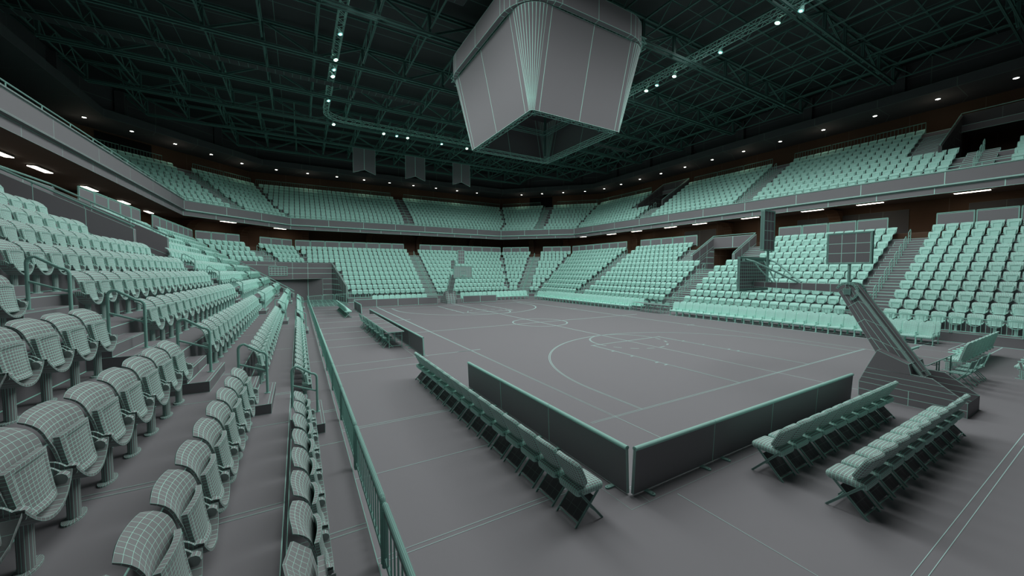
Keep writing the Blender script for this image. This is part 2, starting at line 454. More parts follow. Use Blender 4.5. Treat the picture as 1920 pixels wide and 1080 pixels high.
# ------------------------------------------------------------------ vomitories
def slope_z(o): return Z1+RISE*o/RUN
def vomitory(name, mx, yc, lab, oa=5.75, ob=9.3, lower=True):
    X = XR if mx > 0 else XL
    t = empty(name, (X(oa), yc, 3.57 if lower else 11.8))
    half = 2.0
    zs = (lambda o: slope_z(o)) if lower else (lambda o: 9.75+0.51*(o-10.03)/0.8)
    ztop = 7.0 if lower else 15.9; zf = 3.06 if lower else 11.2
    for sy in (-1, 1):
        w_ = MB(); y = yc+sy*half
        zt0, zt1 = zs(oa)+1.0, ztop
        for yy in (y-0.09, y+0.09):
            w_.quad((X(oa), yy, zf), (X(ob), yy, zf), (X(ob), yy, zt1-(1.0 if lower else 1.0)), (X(oa), yy, zt0-0.9), cell=(1.2, 0.6))
            w_.quad((X(oa), yy, zt0-0.9), (X(ob), yy, zt1-1.0), (X(ob), yy, zt1-0.15), (X(oa), yy, zt0-0.12), cell=(1.2, None))
        w_.quad((X(oa), y-0.09, zf), (X(oa), y+0.09, zf), (X(oa), y+0.09, zt0-0.12), (X(oa), y-0.09, zt0-0.12))
        w_.quad((X(oa), y-0.09, zt0-0.12), (X(oa), y+0.09, zt0-0.12), (X(ob), y+0.09, zt1-0.15), (X(ob), y-0.09, zt1-0.15))
        w_.build('side_wall', M['clay'] if lower else M['dark'], t)
        r_ = MB(); pts = [(X(oa), y, zt0-0.02), (X(ob), y, zt1)]
        r_.tube(pts, 0.04, 6)
        for q in (0.02, 0.35, 0.68, 0.98):
            p = [pts[0][i]+(pts[1][i]-pts[0][i])*q for i in range(3)]; r_.tube([(p[0], p[1], p[2]-0.14), p], 0.02, 5)
        r_.build('handrail', M['teal'], t)
    b_ = MB(); z0 = ztop-1.25
    for xx in (X(ob-0.12), X(ob+0.05)):
        b_.quad((xx, yc-half, z0), (xx, yc+half, z0), (xx, yc+half, ztop-0.15), (xx, yc-half, ztop-0.15), cell=(2.0, None))
    b_.quad((X(ob-0.12), yc-half, ztop-0.15), (X(ob-0.12), yc+half, ztop-0.15), (X(ob+0.05), yc+half, ztop-0.15), (X(ob+0.05), yc-half, ztop-0.15))
    b_.quad((X(ob-0.12), yc-half, z0), (X(ob-0.12), yc+half, z0), (X(ob+0.05), yc+half, z0), (X(ob+0.05), yc-half, z0))
    b_.build('lintel', M['clay'] if lower else M['dark'], t)
    r_ = MB(); r_.tube([(X(ob), yc-half, ztop), (X(ob), yc+half, ztop)], 0.035, 6); r_.build('handrail', M['teal'], t)
    fl_ = MB(); fl_.quad((X(oa), yc-half, zf), (X(ob+4), yc-half, zf), (X(ob+4), yc+half, zf), (X(oa), yc+half, zf), cell=1.4)
    fl_.build('passage_floor', M['clay'], t)
    br = MB()
    br.quad((X(ob+3.5), yc-half, zf), (X(ob+3.5), yc+half, zf), (X(ob+3.5), yc+half, z0+0.3), (X(ob+3.5), yc-half, z0+0.3), cell=(1.3, 0.9))
    for sy in (-1, 1): br.quad((X(ob), yc+sy*half, zf), (X(ob+3.5), yc+sy*half, zf), (X(ob+3.5), yc+sy*half, z0+0.3), (X(ob), yc+sy*half, z0+0.3), cell=(1.3, 0.9))
    br.build('passage_wall', M['brown'], t)
    cl = MB(); cl.quad((X(ob), yc-half, z0+0.02), (X(ob), yc+half, z0+0.02), (X(ob+3.5), yc+half, z0+0.02), (X(ob+3.5), yc-half, z0+0.02)); cl.build('passage_ceiling', M['soffit'], t)
    if lower:
        for dy in (-0.9, 0.7):
            d_ = MB(); d_.box(X(ob+1.2)-0.1, X(ob+1.2)+0.1, yc+dy-0.2, yc+dy+0.2, z0-0.03, z0+0.0); d_.build('ceiling_lamp', M['strip'], t)
    t['kind'] = 'structure'
    return t
vomitory('entrance_tunnel', 1, 14.3, '')
vomitory('entrance_tunnel', -1, 14.3, '')
for yc in (-0.2, 27.4): vomitory('upper_entrance', 1, yc, '', oa=12.9, ob=18.3, lower=False)

# corner tunnel far left
t = empty('corner_tunnel', (-7.5, 41.2, 0)); t['kind'] = 'structure'
# portal face between left end and x=-2.9, following offset 5.8
of = 5.78
pA = (XL(of), XL(of)+SS(of)); pB = (YF(of)-SS(of), YF(of)); pC = (TUNX-0.17*of, YF(of))
fc = MB(lp=0.7); zt = zk(8)+0.36
def wallq(a, b, z0, z1, mb, cell=(2.2, 0.75)): mb.quad((*a, z0), (*b, z0), (*b, z1), (*a, z1), cell=cell)
off = (0.06, -0.06)
qA = (pA[0]+0.0, pA[1]-0.02); qB = (pB[0]+0.04, pB[1]-0.05); qC = (pC[0], pC[1]-0.05)
wallq(qA, qB, 2.55, zt, fc); wallq(qB, qC, 2.55, zt, fc); 
qD = (-3.95, qB[1]+0.0)
wallq(qD, qC, 0, 2.55, fc, cell=(1.2, 0.6))
fc.quad((*qA, zt), (*qB, zt), (qB[0]-0.1, qB[1]+0.2, zt), (qA[0]-0.1, qA[1]+0.2, zt))
fc.build('portal_face', M['clay'], t)
lw_ = MB()
a = (-6.8, 33.8); zt0, zt1 = 1.5, zk(8)+0.36
for o_ in (0.0, 0.16):
    A0 = (a[0]-o_*0.7, a[1]-o_*0.7); A1 = (qA[0]-o_*0.7, qA[1]-o_*0.7)
    lw_.quad((*A0, 0), (*A1, 0), (*A1, zt1-0.05), (*A0, zt0-0.1), cell=None)
lw_.quad((*a, 0), (a[0]-0.11, a[1]-0.11, 0), (a[0]-0.11, a[1]-0.11, zt0-0.1), (*a, zt0-0.1))
lw_.quad((*a, zt0-0.1), (a[0]-0.11, a[1]-0.11, zt0-0.1), (qA[0]-0.11, qA[1]-0.11, zt1-0.05), (*qA, zt1-0.05))
lw_.build('side_wall', M['clay'], t)
rr = MB(); rr.tube([(*a, zt0+0.1), (*qA, zt1+0.12)], 0.035, 6)
for q in (0.02, 0.25, 0.5, 0.75, 0.98):
    p = (a[0]+(qA[0]-a[0])*q, a[1]+(qA[1]-a[1])*q, zt0+0.1+(zt1-zt0)*q); rr.tube([(p[0], p[1], p[2]-0.22), p], 0.02, 5)
rr.build('handrail', M['teal'], t)
rw = MB()
b0 = (TUNX, 37.5)
for o_ in (0.0, 0.15):
    rw.quad((b0[0]-o_+0.08, b0[1], 0), (qC[0]-o_+0.08, qC[1], 0), (qC[0]-o_+0.08, qC[1], zt), (b0[0]-o_+0.08, b0[1], 1.85), cell=(0.9, 0.6))
rw.quad((b0[0]-0.07, b0[1], 0), (b0[0]+0.08, b0[1], 0), (b0[0]+0.08, b0[1], 1.85), (b0[0]-0.07, b0[1], 1.85))
rw.quad((b0[0]-0.07, b0[1], 1.85), (b0[0]+0.08, b0[1], 1.85), (qC[0]+0.08, qC[1], zt), (qC[0]-0.07, qC[1], zt))
rw.build('side_wall', M['clay'], t)
bw = MB(); e = (-1, 1)
zA, zB = (qA[0]-4, qA[1]+4), (qD[0]-4, qD[1]+4)
wallq(zA, zB, 0, 2.55, bw, cell=(1.4, 0.5)); wallq(qD, zB, 0, 2.55, bw, cell=(1.4, 0.5)); wallq(qA, zA, 0, 2.55, bw, cell=(1.4, 0.5))
bw.quad((*qA, 2.55), (*qD, 2.55), (*zB, 2.55), (*zA, 2.55)); bw.build('passage_wall', M['brown'], t)
ld = bpy.data.lights.new('tunnel_fill', 'POINT'); ld.energy = 30; ld.color = (1, 0.8, 0.6); ld.shadow_soft_size = 0.2  # added fill light without a fitting, brings out the brown passage walls
lo_ = bpy.data.objects.new('tunnel_fill', ld); COL.objects.link(lo_); lo_.location = (-9.6, 42.6, 2.2)
# framed sign on the portal
sg = empty('portal_sign', (-7.6, 41.3, 3.4))
def onface(s_, z, out=0.06): 
    L_ = math.dist(qA, qB); q = s_/L_
    return (qA[0]+(qB[0]-qA[0])*q+out*0.707, qA[1]+(qB[1]-qA[1])*q-out*0.707, z)
fr = MB(lp=1.3)
s0, s1, z0, z1 = 3.45, 5.75, 2.95, 3.95
for (sa, sb, za, zb) in ((s0, s1, z0, z0+0.08), (s0, s1, z1-0.08, z1), (s0, s0+0.08, z0, z1), (s1-0.08, s1, z0, z1)):
    fr.quad(onface(sa, za), onface(sb, za), onface(sb, zb), onface(sa, zb))
    fr.quad(onface(sa, za, 0), onface(sb, za, 0), onface(sb, za), onface(sa, za)); fr.quad(onface(sa, zb), onface(sb, zb), onface(sb, zb, 0), onface(sa, zb, 0))
fr.build('frame', M['rig'], sg)
bd = MB(lp=0.7); bd.quad(onface(s0, z0, 0.03), onface(s1, z0, 0.03), onface(s1, z1, 0.03), onface(s0, z1, 0.03), n=(6, 4)); bd.build('board', M['clay'], sg)
tag(sg, 'small framed sign board on the wall above the far left corner tunnel', 'sign')

# ------------------------------------------------------------------ aisle steps and handrails
def side_frame(side):
    """(outward unit, along unit)"""
    return {'L': ((-1, 0), (0, 1)), 'R': ((1, 0), (0, 1)), 'F': ((0, 1), (1, 0)), 'A': ((-.7071, .7071), (.7071, .7071)), 'B': ((.7071, .7071), (.7071, -.7071))}[side]
def aisle_pt(side, s_):
    if side == 'L': return (XL(0), s_)
    if side == 'R': return (XR(0), s_)
    if side == 'F': return (s_, YF(0))
    a, b = seg_pts(side, 0); return lerp2(a, b, 0.5)
def steps(side, s_, rows, name='step_flight', up=False, half=0.71):
    O, A_ = side_frame(side); p0 = aisle_pt(side, s_)
    m = MB()
    def w(o, a, z): return (p0[0]+O[0]*o+A_[0]*a, p0[1]+O[1]*o+A_[1]*a, z)
    rn = RUN if not up else RUN*0.975; rs = (RISE if not up else 0.51)
    for k in rows:
        o_r = (fo(k+1) if not up else ufo(k+1)); z0 = zk(k) if not up else uz(k)
        for (dp, h, zq) in ((rn*2/3, rs/3, z0), (rn/3, rs*2/3, z0+rs/3)):
            m.quad(w(o_r-dp, -half, zq), w(o_r-dp, half, zq), w(o_r-dp, half, z0+h), w(o_r-dp, -half, z0+h))
            m.quad(w(o_r-dp, -half, z0+h), w(o_r-dp, half, z0+h), w(o_r-(rn/3 if zq == z0 else 0), half, z0+h), w(o_r-(rn/3 if zq == z0 else 0), -half, z0+h))
            m.quad(w(o_r-dp, -half, z0+h+.002), w(o_r-dp, half, z0+h+.002), w(o_r-dp+0.05, half, z0+h+.002), w(o_r-dp+0.05, -half, z0+h+.002))
            for a in (-half, half): m.quad(w(o_r-dp, a, zq), w(o_r, a, zq), w(o_r, a, z0+h), w(o_r-dp, a, z0+h))
    o = m.build(name, M['clay'], org=(p0[0], p0[1], 0.485)); o['kind'] = 'structure'
def rail_mesh(pts_low, pts_up, r, k=10):
    """n-shaped rail: returns the path"""
    (x0, y0, z0), (x1, y1, z1) = pts_low, pts_up
    H = 0.78; c = 0.09
    dx, dy = x1-x0, y1-y0; L_ = math.hypot(dx, dy); dx /= L_; dy /= L_
    za, zb = z0+H, z1+H; slope = (zb-za)/L_
    P = [(x0, y0, z0)]
    for t in range(5):
        a = t/4*pi/2; P.append((x0+dx*c*(1-cos(a)), y0+dy*c*(1-cos(a)), za-c+c*sin(a)))
    for t in range(5):
        a = t/4*pi/2; P.append((x1-dx*c*(1-sin(a)), y1-dy*c*(1-sin(a)), zb-c+c*cos(a)))
    P.append((x1, y1, z1)); return P
HR = 0
def handrail(side, s_, k, up, lab, grp):
    O, A_ = side_frame(side); p0 = aisle_pt(side, s_)
    if not up: ol, ou, zl, zu = bx(k)-0.20, bx(k)+0.225, zk(k)+RISE/3, zk(k)+RISE*2/3
    else: ol, ou, zl, zu = uo(k)-0.20, uo(k)+0.21, uz(k)+0.17, uz(k)+0.34
    lo = (p0[0]+O[0]*ol, p0[1]+O[1]*ol, zl); hi = (p0[0]+O[0]*ou, p0[1]+O[1]*ou, zu)
    t = empty('aisle_handrail', lo)
    near = dist(lo) < 22
    m = MB(); m.tube(rail_mesh(lo, hi, 0.022), 0.0215, 12 if near else 6, caps=False); m.build('rail', M['rig'], t, smooth=near)
    m = MB(); m.tube([(lo[0], lo[1], zl+0.42), (hi[0], hi[1], zu+0.42)], 0.016, 8 if near else 5, caps=False); m.build('cross_bar', M['rig'], t, smooth=near)
    if near:
        for q in (lo, hi):
            m = MB(); m.disc(q, 0.05, 0.05, 0.008, 10); m.build('foot_plate', M['rig'], t)
    tag(t, lab, 'handrail', grp)
AN = {-10.4: 'nearest', 1.97: 'first', 14.34: 'centre', 26.7: 'far'}
sidew = dict(L='left stand', R='right stand', F='far stand', A='far left corner', B='far right corner')
def rown(k): return 'front' if k == 1 else ordw(k)
for side in 'LR':
    for ys in AIS:
        rows = range(1, 11) if ys != 14.34 else range(1, 7)
        steps(side, ys, rows)
        if ys < 0: continue
        for k in rows:
            if side == 'L' and k > 7: continue
            handrail(side, ys, k, False, 'looped teal handrail beside the %s row in the %s aisle of the %s' % (rown(k), AN[ys], sidew[side]), 'aisle handrails of the lower tier')
    for ya in (11.3, 17.2): steps(side, ya, range(7, 11), half=0.85)
steps('F', CX, range(1, 11)); steps('B', 0, range(1, 11)); steps('A', 0, range(8, 11))
for side, s_, rows in (('F', CX, range(1, 11)), ('B', 0, range(1, 11)), ('A', 0, range(8, 11))):
    for k in rows:
        handrail(side, s_, k, False, 'looped teal handrail beside the %s row in the aisle of the %s' % (rown(k), sidew[side]), 'aisle handrails of the lower tier')
for side, s_, rows in (('R', CY, range(1, 10)), ('R', -0.2, range(1, 5)), ('F', CX, range(1, 10)), ('B', 0, range(1, 10)), ('A', 0, range(1, 10)), ('R', 26.48, range(1, 5)), ('L', 30.5, range(1, 10))):
    steps(side, s_, rows, up=True)
    for k in rows:
        if side == 'L': continue
        wh = ('beside the wide entrance' if s_ == -0.2 else 'below the small entrance' if s_ == 26.48 else 'in the aisle')
        handrail(side, s_, k, True, 'thin handrail at upper tier row %s %s of the %s' % (rown(k), wh, sidew[side]), 'aisle handrails of the upper tier')
for ya in (2.75, 30.3): steps('R', ya, range(5, 10), up=True, half=0.8)

# ------------------------------------------------------------------ tip-up arena seat
def seat_parts():
    """local frame: sits at the pedestal base, faces +x"""
    parts = {}
    # back shell
    P = []
    prof = [(0.052, 0.415), (0.046, 0.455), (0.041, 0.495), (0.036, 0.535), (0.031, 0.575), (0.026, 0.615), (0.019, 0.655), (0.009, 0.695), (-0.002, 0.735), (-0.015, 0.775), (-0.034, 0.815), (-0.060, 0.852), (-0.093, 0.882), (-0.130, 0.905)]
    n = 11
    for i, (x, z) in enumerate(prof):
        row = []; q = i/(len(prof)-1); hw = 0.19+0.072*min(1, q*1.6)
        for j in range(n):
            v = -1+2*j/(n-1)
            tq = max(0, (q-0.72)/0.28)
            cz = -0.034*abs(v)**6*tq; cxx = 0.04*v*v*(1-0.2*q)
            y = hw*v*(1-0.09*tq**2)
            row.append((x+cxx, y, z+cz))
        P.append(row)
    m = MB(auto=False); m.shell(P, 0.016); parts['backrest'] = (m, True)
    # folded pan, frame with recessed underside facing front
    m = MB(auto=False)
    def pan(u, v, d): # u across -1..1, v 0..1 up, d depth
        hw = 0.212-0.03*(1-v); x = 0.158-0.04*v+0.015*(1-v)**3-0.03*u*u; z = 0.40+0.35*v-0.022*u*u*v
        return (x+d, u*hw, z)
    us = [-1, -0.84]+[-0.72+1.44*i/8 for i in range(9)]+[0.84, 1]; vs = [0, 0.06]+[0.12+0.74*i/9 for i in range(10)]+[0.93, 1]
    G = [[pan(u, v, -0.011 if (abs(u) <= 0.73 and 0.11 <= v <= 0.87) else 0) for u in us] for v in vs]
    m.grid(G); B = [[pan(u, v, -0.035) for u in us[::-1]] for v in vs]; m.grid(B)
    m.grid([[pan(u, 1, -0.035) for u in us], [pan(u, 1, 0) for u in us]][::-1]); m.grid([[pan(u, 0, -0.035) for u in us], [pan(u, 0, 0) for u in us]])
    m.grid([[pan(-1, v, 0) for v in vs], [pan(-1, v, -0.035) for v in vs]]); m.grid([[pan(1, v, 0) for v in vs], [pan(1, v, -0.035) for v in vs]][::-1])
    parts['seat_pan'] = (m, False)
    # smile bracket
    m = MB(auto=False); P = []
    for i in range(15):
        a = -1+2*i/14; y = 0.268*a; z = 0.325+0.17*abs(a)**2.2; x = 0.09-0.02*a*a
        P.append([(x-0.055, y, z), (x+0.115, y, z), (x+0.115, y, z+0.022), (x-0.055, y, z+0.022)])
    m.grid(P, closed_v=True)
    for sy in (-1, 1):
        m.tube([(0.145, sy*0.205, 0.475), (0.145, sy*0.255, 0.475)], 0.042, 10)
        rows = []
        for i in range(7):   # arm plate curving from hinge back to the shell
            t_ = i/6; rows.append([(0.145-0.14*t_, sy*0.246, 0.455+0.03*sin(t_*pi)+0.02*t_), (0.145-0.14*t_, sy*0.246, 0.50+0.03*sin(t_*pi)+0.06*t_), (0.145-0.14*t_, sy*0.262, 0.50+0.03*sin(t_*pi)+0.06*t_), (0.145-0.14*t_, sy*0.262, 0.455+0.03*sin(t_*pi)+0.02*t_)])
        m.grid(rows, closed_v=True)
    parts['bracket'] = (m, False)
    m = MB(auto=False); m.tube([(0.06, 0, 0.012), (0.06, 0, 0.345)], (0.05, 0.038), 14, caps=False)
    parts['pedestal'] = (m, True)
    m = MB(auto=False); m.disc((0.06, 0, 0), 0.055, 0.13, 0.014, 22); parts['base_plate'] = (m, False)
    for m, sm in parts.values(): m.v = [(x-0.06, y, z) for x, y, z in m.v]
    return parts
SP = seat_parts()
SM = {k: v[0].mesh(k, M['seat'], smooth=v[1]) for k, v in SP.items()}
proto = empty('arena_seat', (0, 0, 0))
for k, me in SM.items():
    o = bpy.data.objects.new(k, me); COL.objects.link(o); o.parent = proto; o['wire'] = 0.003
# low detail seat, used past the first three hundred
lo_v = []; lo_f = []   # faces: (ids, n)
def lo_build():
    m = MB(auto=False)
    def bk(v, q):
        x = [0.05, 0.025, -0.016, -0.135][q]; z = [0.42, 0.60, 0.77, 0.90][q]; return (x+0.045*v*v, v*(0.2 if q == 0 else 0.258), z-(0.02*v*v if q == 3 else 0))
    vs = (-1, 0, 1)
    m.grid([[bk(v, q) for v in vs] for q in range(4)], n=(5, 3))
    m.grid([[(bk(v, q)[0]-0.02, bk(v, q)[1], bk(v, q)[2]) for v in vs[::-1]] for q in range(4)], n=(5, 4))
    m.grid([[bk(v, 3) for v in vs], [(bk(v, 3)[0]-0.02, bk(v, 3)[1], bk(v, 3)[2]) for v in vs]])
    # pan: frame, recessed panel, top and sides
    def pn(u, v, d): return (0.158-0.04*v+d, u*(0.205-0.03*(1-v)), 0.41+0.34*v-0.02*u*u*v)
    us = (-1, -0.76, 0.76, 1); vs = (0, 0.12, 0.86, 1)
    for i in range(3):
        for j in range(3):
            inn = (i == 1 and j == 1); d_ = -0.025 if inn else 0
            m.quad(pn(us[i], vs[j], d_), pn(us[i+1], vs[j], d_), pn(us[i+1], vs[j+1], d_), pn(us[i], vs[j+1], d_), n=(7 if i == 1 else 1, 7 if j == 1 else 1))
    m.quad(pn(-.76, .86, 0), pn(.76, .86, 0), pn(.76, .86, -.025), pn(-.76, .86, -.025), n=(7, 1))
    for sx in (-1, 1): m.quad(pn(sx, 0, 0), pn(sx, 1, 0), pn(sx, 1, -0.05), pn(sx, 0, -0.05), n=(7, 1))
    m.quad(pn(-1, 1, 0), pn(1, 1, 0), pn(1, 1, -0.05), pn(-1, 1, -0.05), n=(7, 1)); m.quad(pn(-1, 0, -0.05), pn(1, 0, -0.05), pn(1, 1, -0.05), pn(-1, 1, -0.05), n=(5, 5))
    pts = [(-1, 0.50), (-0.55, 0.385), (0, 0.335), (0.55, 0.385), (1, 0.50)]
    m.grid([[(0.03, 0.26*p, z), (0.2, 0.26*p, z), (0.2, 0.26*p, z+0.03)] for p, z in pts], n=(1, 2))
    m.tube([(0.06, 0, 0.0), (0.06, 0, 0.34)], 0.045, 4, caps=False)
    m.quad((0.0, -0.12, 0.012), (0.12, -0.12, 0.012), (0.12, 0.12, 0.012), (0.0, 0.12, 0.012))
    m.v = [(x-0.06, y, z) for x, y, z in m.v]
    return m
LO = lo_build()
# gather all seat positions
PITCH_S = 0.591
seats = []   # x, y, z, yaw, tier, side, row, section, index
def run_line(a, b, inset0, inset1):
    L_ = math.dist(a, b)-inset0-inset1
    if L_ < 0: return []
    n = int(L_/PITCH_S+1e-6)+1
    d = ((b[0]-a[0])/math.dist(a, b), (b[1]-a[1])/math.dist(a, b)); slack = (L_-(n-1)*PITCH_S)/2
    return [(a[0]+d[0]*(inset0+slack+i*PITCH_S), a[1]+d[1]*(inset0+slack+i*PITCH_S)) for i in range(n)]
def add(pts, z, yaw, tier, side, k, sec):
    for i, p in enumerate(pts): seats.append((p[0], p[1], z, yaw, tier, side, k, sec, i+1))
YAWS = dict(L=0, A=-pi/4, F=-pi/2, B=-3*pi/4, R=pi)
for side in 'LR':
    for k in range(1, 12):
        o = bx(k); x = (XL if side == 'L' else XR)(o)
        secs = []
        # before the first aisle: counted backwards from the aisle
        pts = []; y = 0.87
        while y > (-6.5 if side == 'L' else -10): pts.append((x, y)); y -= PITCH_S
        add(pts, zk(k), YAWS[side], 'lower', side, k, 'near')
        v0, v1 = (13.2, 15.45) if k <= 7 else (10.2, 18.3)
        if k == 7: v0, v1 = 13.0, 15.6
        n0 = int((v0-3.06)/PITCH_S+0.05)+1
        add([(x, 3.06+i*PITCH_S) for i in range(n0)], zk(k), YAWS[side], 'lower', side, k, 'b')
        add([(x, 25.62-i*PITCH_S) for i in range(int((25.62-v1)/PITCH_S+0.05)+1)][::-1], zk(k), YAWS[side], 'lower', side, k, 'c')
        cy_ = (-5.8-o)+SS(o)
        if side == 'L' and k <= 7: ye = (33.8+(-6.8-x)*0.95)-0.45
        else: ye = cy_-0.28
        pts = []; y = 27.78
        while y < ye: pts.append((x, y)); y += PITCH_S
        add(pts, zk(k), YAWS[side], 'lower', side, k, 'd')
for k in range(1, 12):
    o = bx(k); P = path(o); z = zk(k)
    mid = lerp2(P[1], P[2], 0.5)
    if k >= 8:
        add(run_line(P[1], mid, 0.28, 1.05), z, YAWS['A'], 'lower', 'A', k, 'a'); add(run_line(mid, P[2], 1.05, 0.28), z, YAWS['A'], 'lower', 'A', k, 'b')
        x0 = P[2][0]+0.28
    else: x0 = TUNX-0.17*o+0.42
    pts = []; x = CX-1.02
    while x > x0: pts.append((x, P[2][1])); x -= PITCH_S
    add(pts, z, YAWS['F'], 'lower', 'F', k, 'a')
    pts = []; x = CX+1.02
    while x < P[3][0]-0.28: pts.append((x, P[3][1])); x += PITCH_S
    add(pts, z, YAWS['F'], 'lower', 'F', k, 'b')
    mid = lerp2(P[3], P[4], 0.5)
    add(run_line(P[3], mid, 0.28, 1.05), z, YAWS['B'], 'lower', 'B', k, 'a'); add(run_line(mid, P[4], 1.05, 0.28), z, YAWS['B'], 'lower', 'B', k, 'b')
for k in range(1, 11):
    o = uo(k); P = path(o); z = uz(k)
    xr = P[4][0]; yc = P[4][1]
    def fill(y0, y1, sec, side='R', x=xr):
        pts = []; y = y0
        while y <= y1: pts.append((x, y)); y += PITCH_S
        add(pts, z, YAWS[side], 'upper', side, k, sec)
    if k <= 4:
        fill(-9.0, -1.5, 'a'); fill(1.15, CY-1.0, 'b'); fill(CY+1.0, 25.2, 'c'); fill(27.8, yc-0.28, 'd')
    else:
        fill(-9.0, -4.2, 'a'); fill(3.9, CY-1.0, 'b'); fill(CY+1.0, 25.2 if k > 4 else 25.3, 'c'); fill(31.3, yc-0.28, 'd')
    fill(18.0, 29.5, 'a', 'L', P[0][0]); fill(31.5, P[1][1]-0.28, 'b', 'L', P[0][0])
    for side, i in (('A', 1), ('B', 3)):
        mid = lerp2(P[i], P[i+1], 0.5)
        add(run_line(P[i], mid, 0.28, 1.05), z, YAWS[side], 'upper', side, k, 'a'); add(run_line(mid, P[i+1], 1.05, 0.28), z, YAWS[side], 'upper', side, k, 'b')
    pts = []; x = CX-1.0
    while x > P[2][0]+0.28: pts.append((x, P[2][1])); x -= PITCH_S
    add(pts, z, YAWS['F'], 'upper', 'F', k, 'a')
    pts = []; x = CX+1.0
    while x < P[3][0]-0.28: pts.append((x, P[3][1])); x += PITCH_S
    add(pts, z, YAWS['F'], 'upper', 'F', k, 'b')
vis = [s for s in seats if in_view(s[0], s[1], s[2]+0.6, 25)]
vis.sort(key=lambda s: dist((s[0], s[1], s[2]+0.6)))
near = vis[:300]; nearset = set(id(s) for s in near)
rest = [s for s in seats if id(s) not in nearset and (in_view(s[0], s[1], s[2]+0.6, 200))]
secw = dict(near='before the first aisle', b='beyond the first aisle', c='beyond the centre aisle', d='beyond the far aisle')
secu = dict(a='right of entrance', b='left of entrance', c='beyond the aisle', d='beyond far entrance')
first = True
for s in near:
    o = proto if first else copy_tree(proto); first = False
    o.location = s[:3]; o.rotation_euler = (0, 0, s[3])
    set_wire(o, depth((s[0], s[1], s[2]+0.6)), 0.78)
    tn = sidew[s[5]]+(' upper tier' if s[4] == 'upper' else '')
    tag(o, 'folded grey arena seat, %s row of %s, %s seat %s' % (rown(s[6]), tn, ordw(s[8]), (secw if s[4] == 'lower' else secu)[s[7]]), 'seat', 'tip-up arena seats')
# the remaining seats as one mass
import numpy as np
BV = np.array(LO.v); nv = len(BV)
S = np.array([r[:4] for r in rest]); nS = len(S)
c_, s_ = np.cos(S[:, 3])[:, None], np.sin(S[:, 3])[:, None]
VX = BV[None, :, 0]*c_-BV[None, :, 1]*s_+S[:, 0:1]; VY = BV[None, :, 0]*s_+BV[None, :, 1]*c_+S[:, 1:2]; VZ = BV[None, :, 2]+S[:, 2:3]
VV = np.stack([VX, VY, VZ], -1).reshape(-1, 3)
loops = []; starts = []; u0 = []; u1 = []; tot = 0
for fc_, (n, ln) in zip(LO.f, LO.c):
    starts.append(tot); tot += len(fc_); loops += list(fc_)
    a, b, c, d = (LO.v[i] for i in fc_)
    Wd = (math.dist(a, b)+math.dist(c, d))/2/n[0]; Hd = (math.dist(b, c)+math.dist(d, a))/2/n[1]
    u0 += [0, 0, n[0], 0, n[0], n[1], 0, n[1]]; u1 += [Wd, Hd]*4
loops = np.array(loops); starts = np.array(starts); nf = len(starts)
AL = (loops[None]+(np.arange(nS)*nv)[:, None]).ravel(); AS = (starts[None]+(np.arange(nS)*tot)[:, None]).ravel()
me = bpy.data.meshes.new('arena_seats'); me.vertices.add(len(VV)); me.vertices.foreach_set('co', VV.ravel().astype('f'))
me.loops.add(len(AL)); me.loops.foreach_set('vertex_index', AL.astype('i'))
me.polygons.add(len(AS)); me.polygons.foreach_set('loop_start', AS.astype('i'))
me.update(calc_edges=True)
l0 = me.uv_layers.new(name='UVMap'); l1 = me.uv_layers.new(name='cell')
l0.data.foreach_set('uv', np.tile(np.array(u0), nS).astype('f'))
D = np.maximum(0.55*np.sqrt(((S[:, :3]-np.array(CAM))**2).sum(1)), (S[:, 0]-CAM[0])*sin(YAW)+(S[:, 1]-CAM[1])*cos(YAW)); LPX = np.clip(0.68+(D-15)*0.05, 0.68, 1.12); T_ = 0.5*LPX*D/FPX
U1 = (np.array(u1)[None]/T_[:, None]).ravel(); l1.data.foreach_set('uv', U1.astype('f'))
me.materials.append(M['seat']); me.validate()
o = bpy.data.objects.new('arena_seats', me); COL.objects.link(o); o['wire'] = 1.0
tag(o, 'mass of folded teal arena seats filling the lower and upper tiers all around', 'seats', kind='stuff')
print('SEATS', len(seats), len(near), nS)

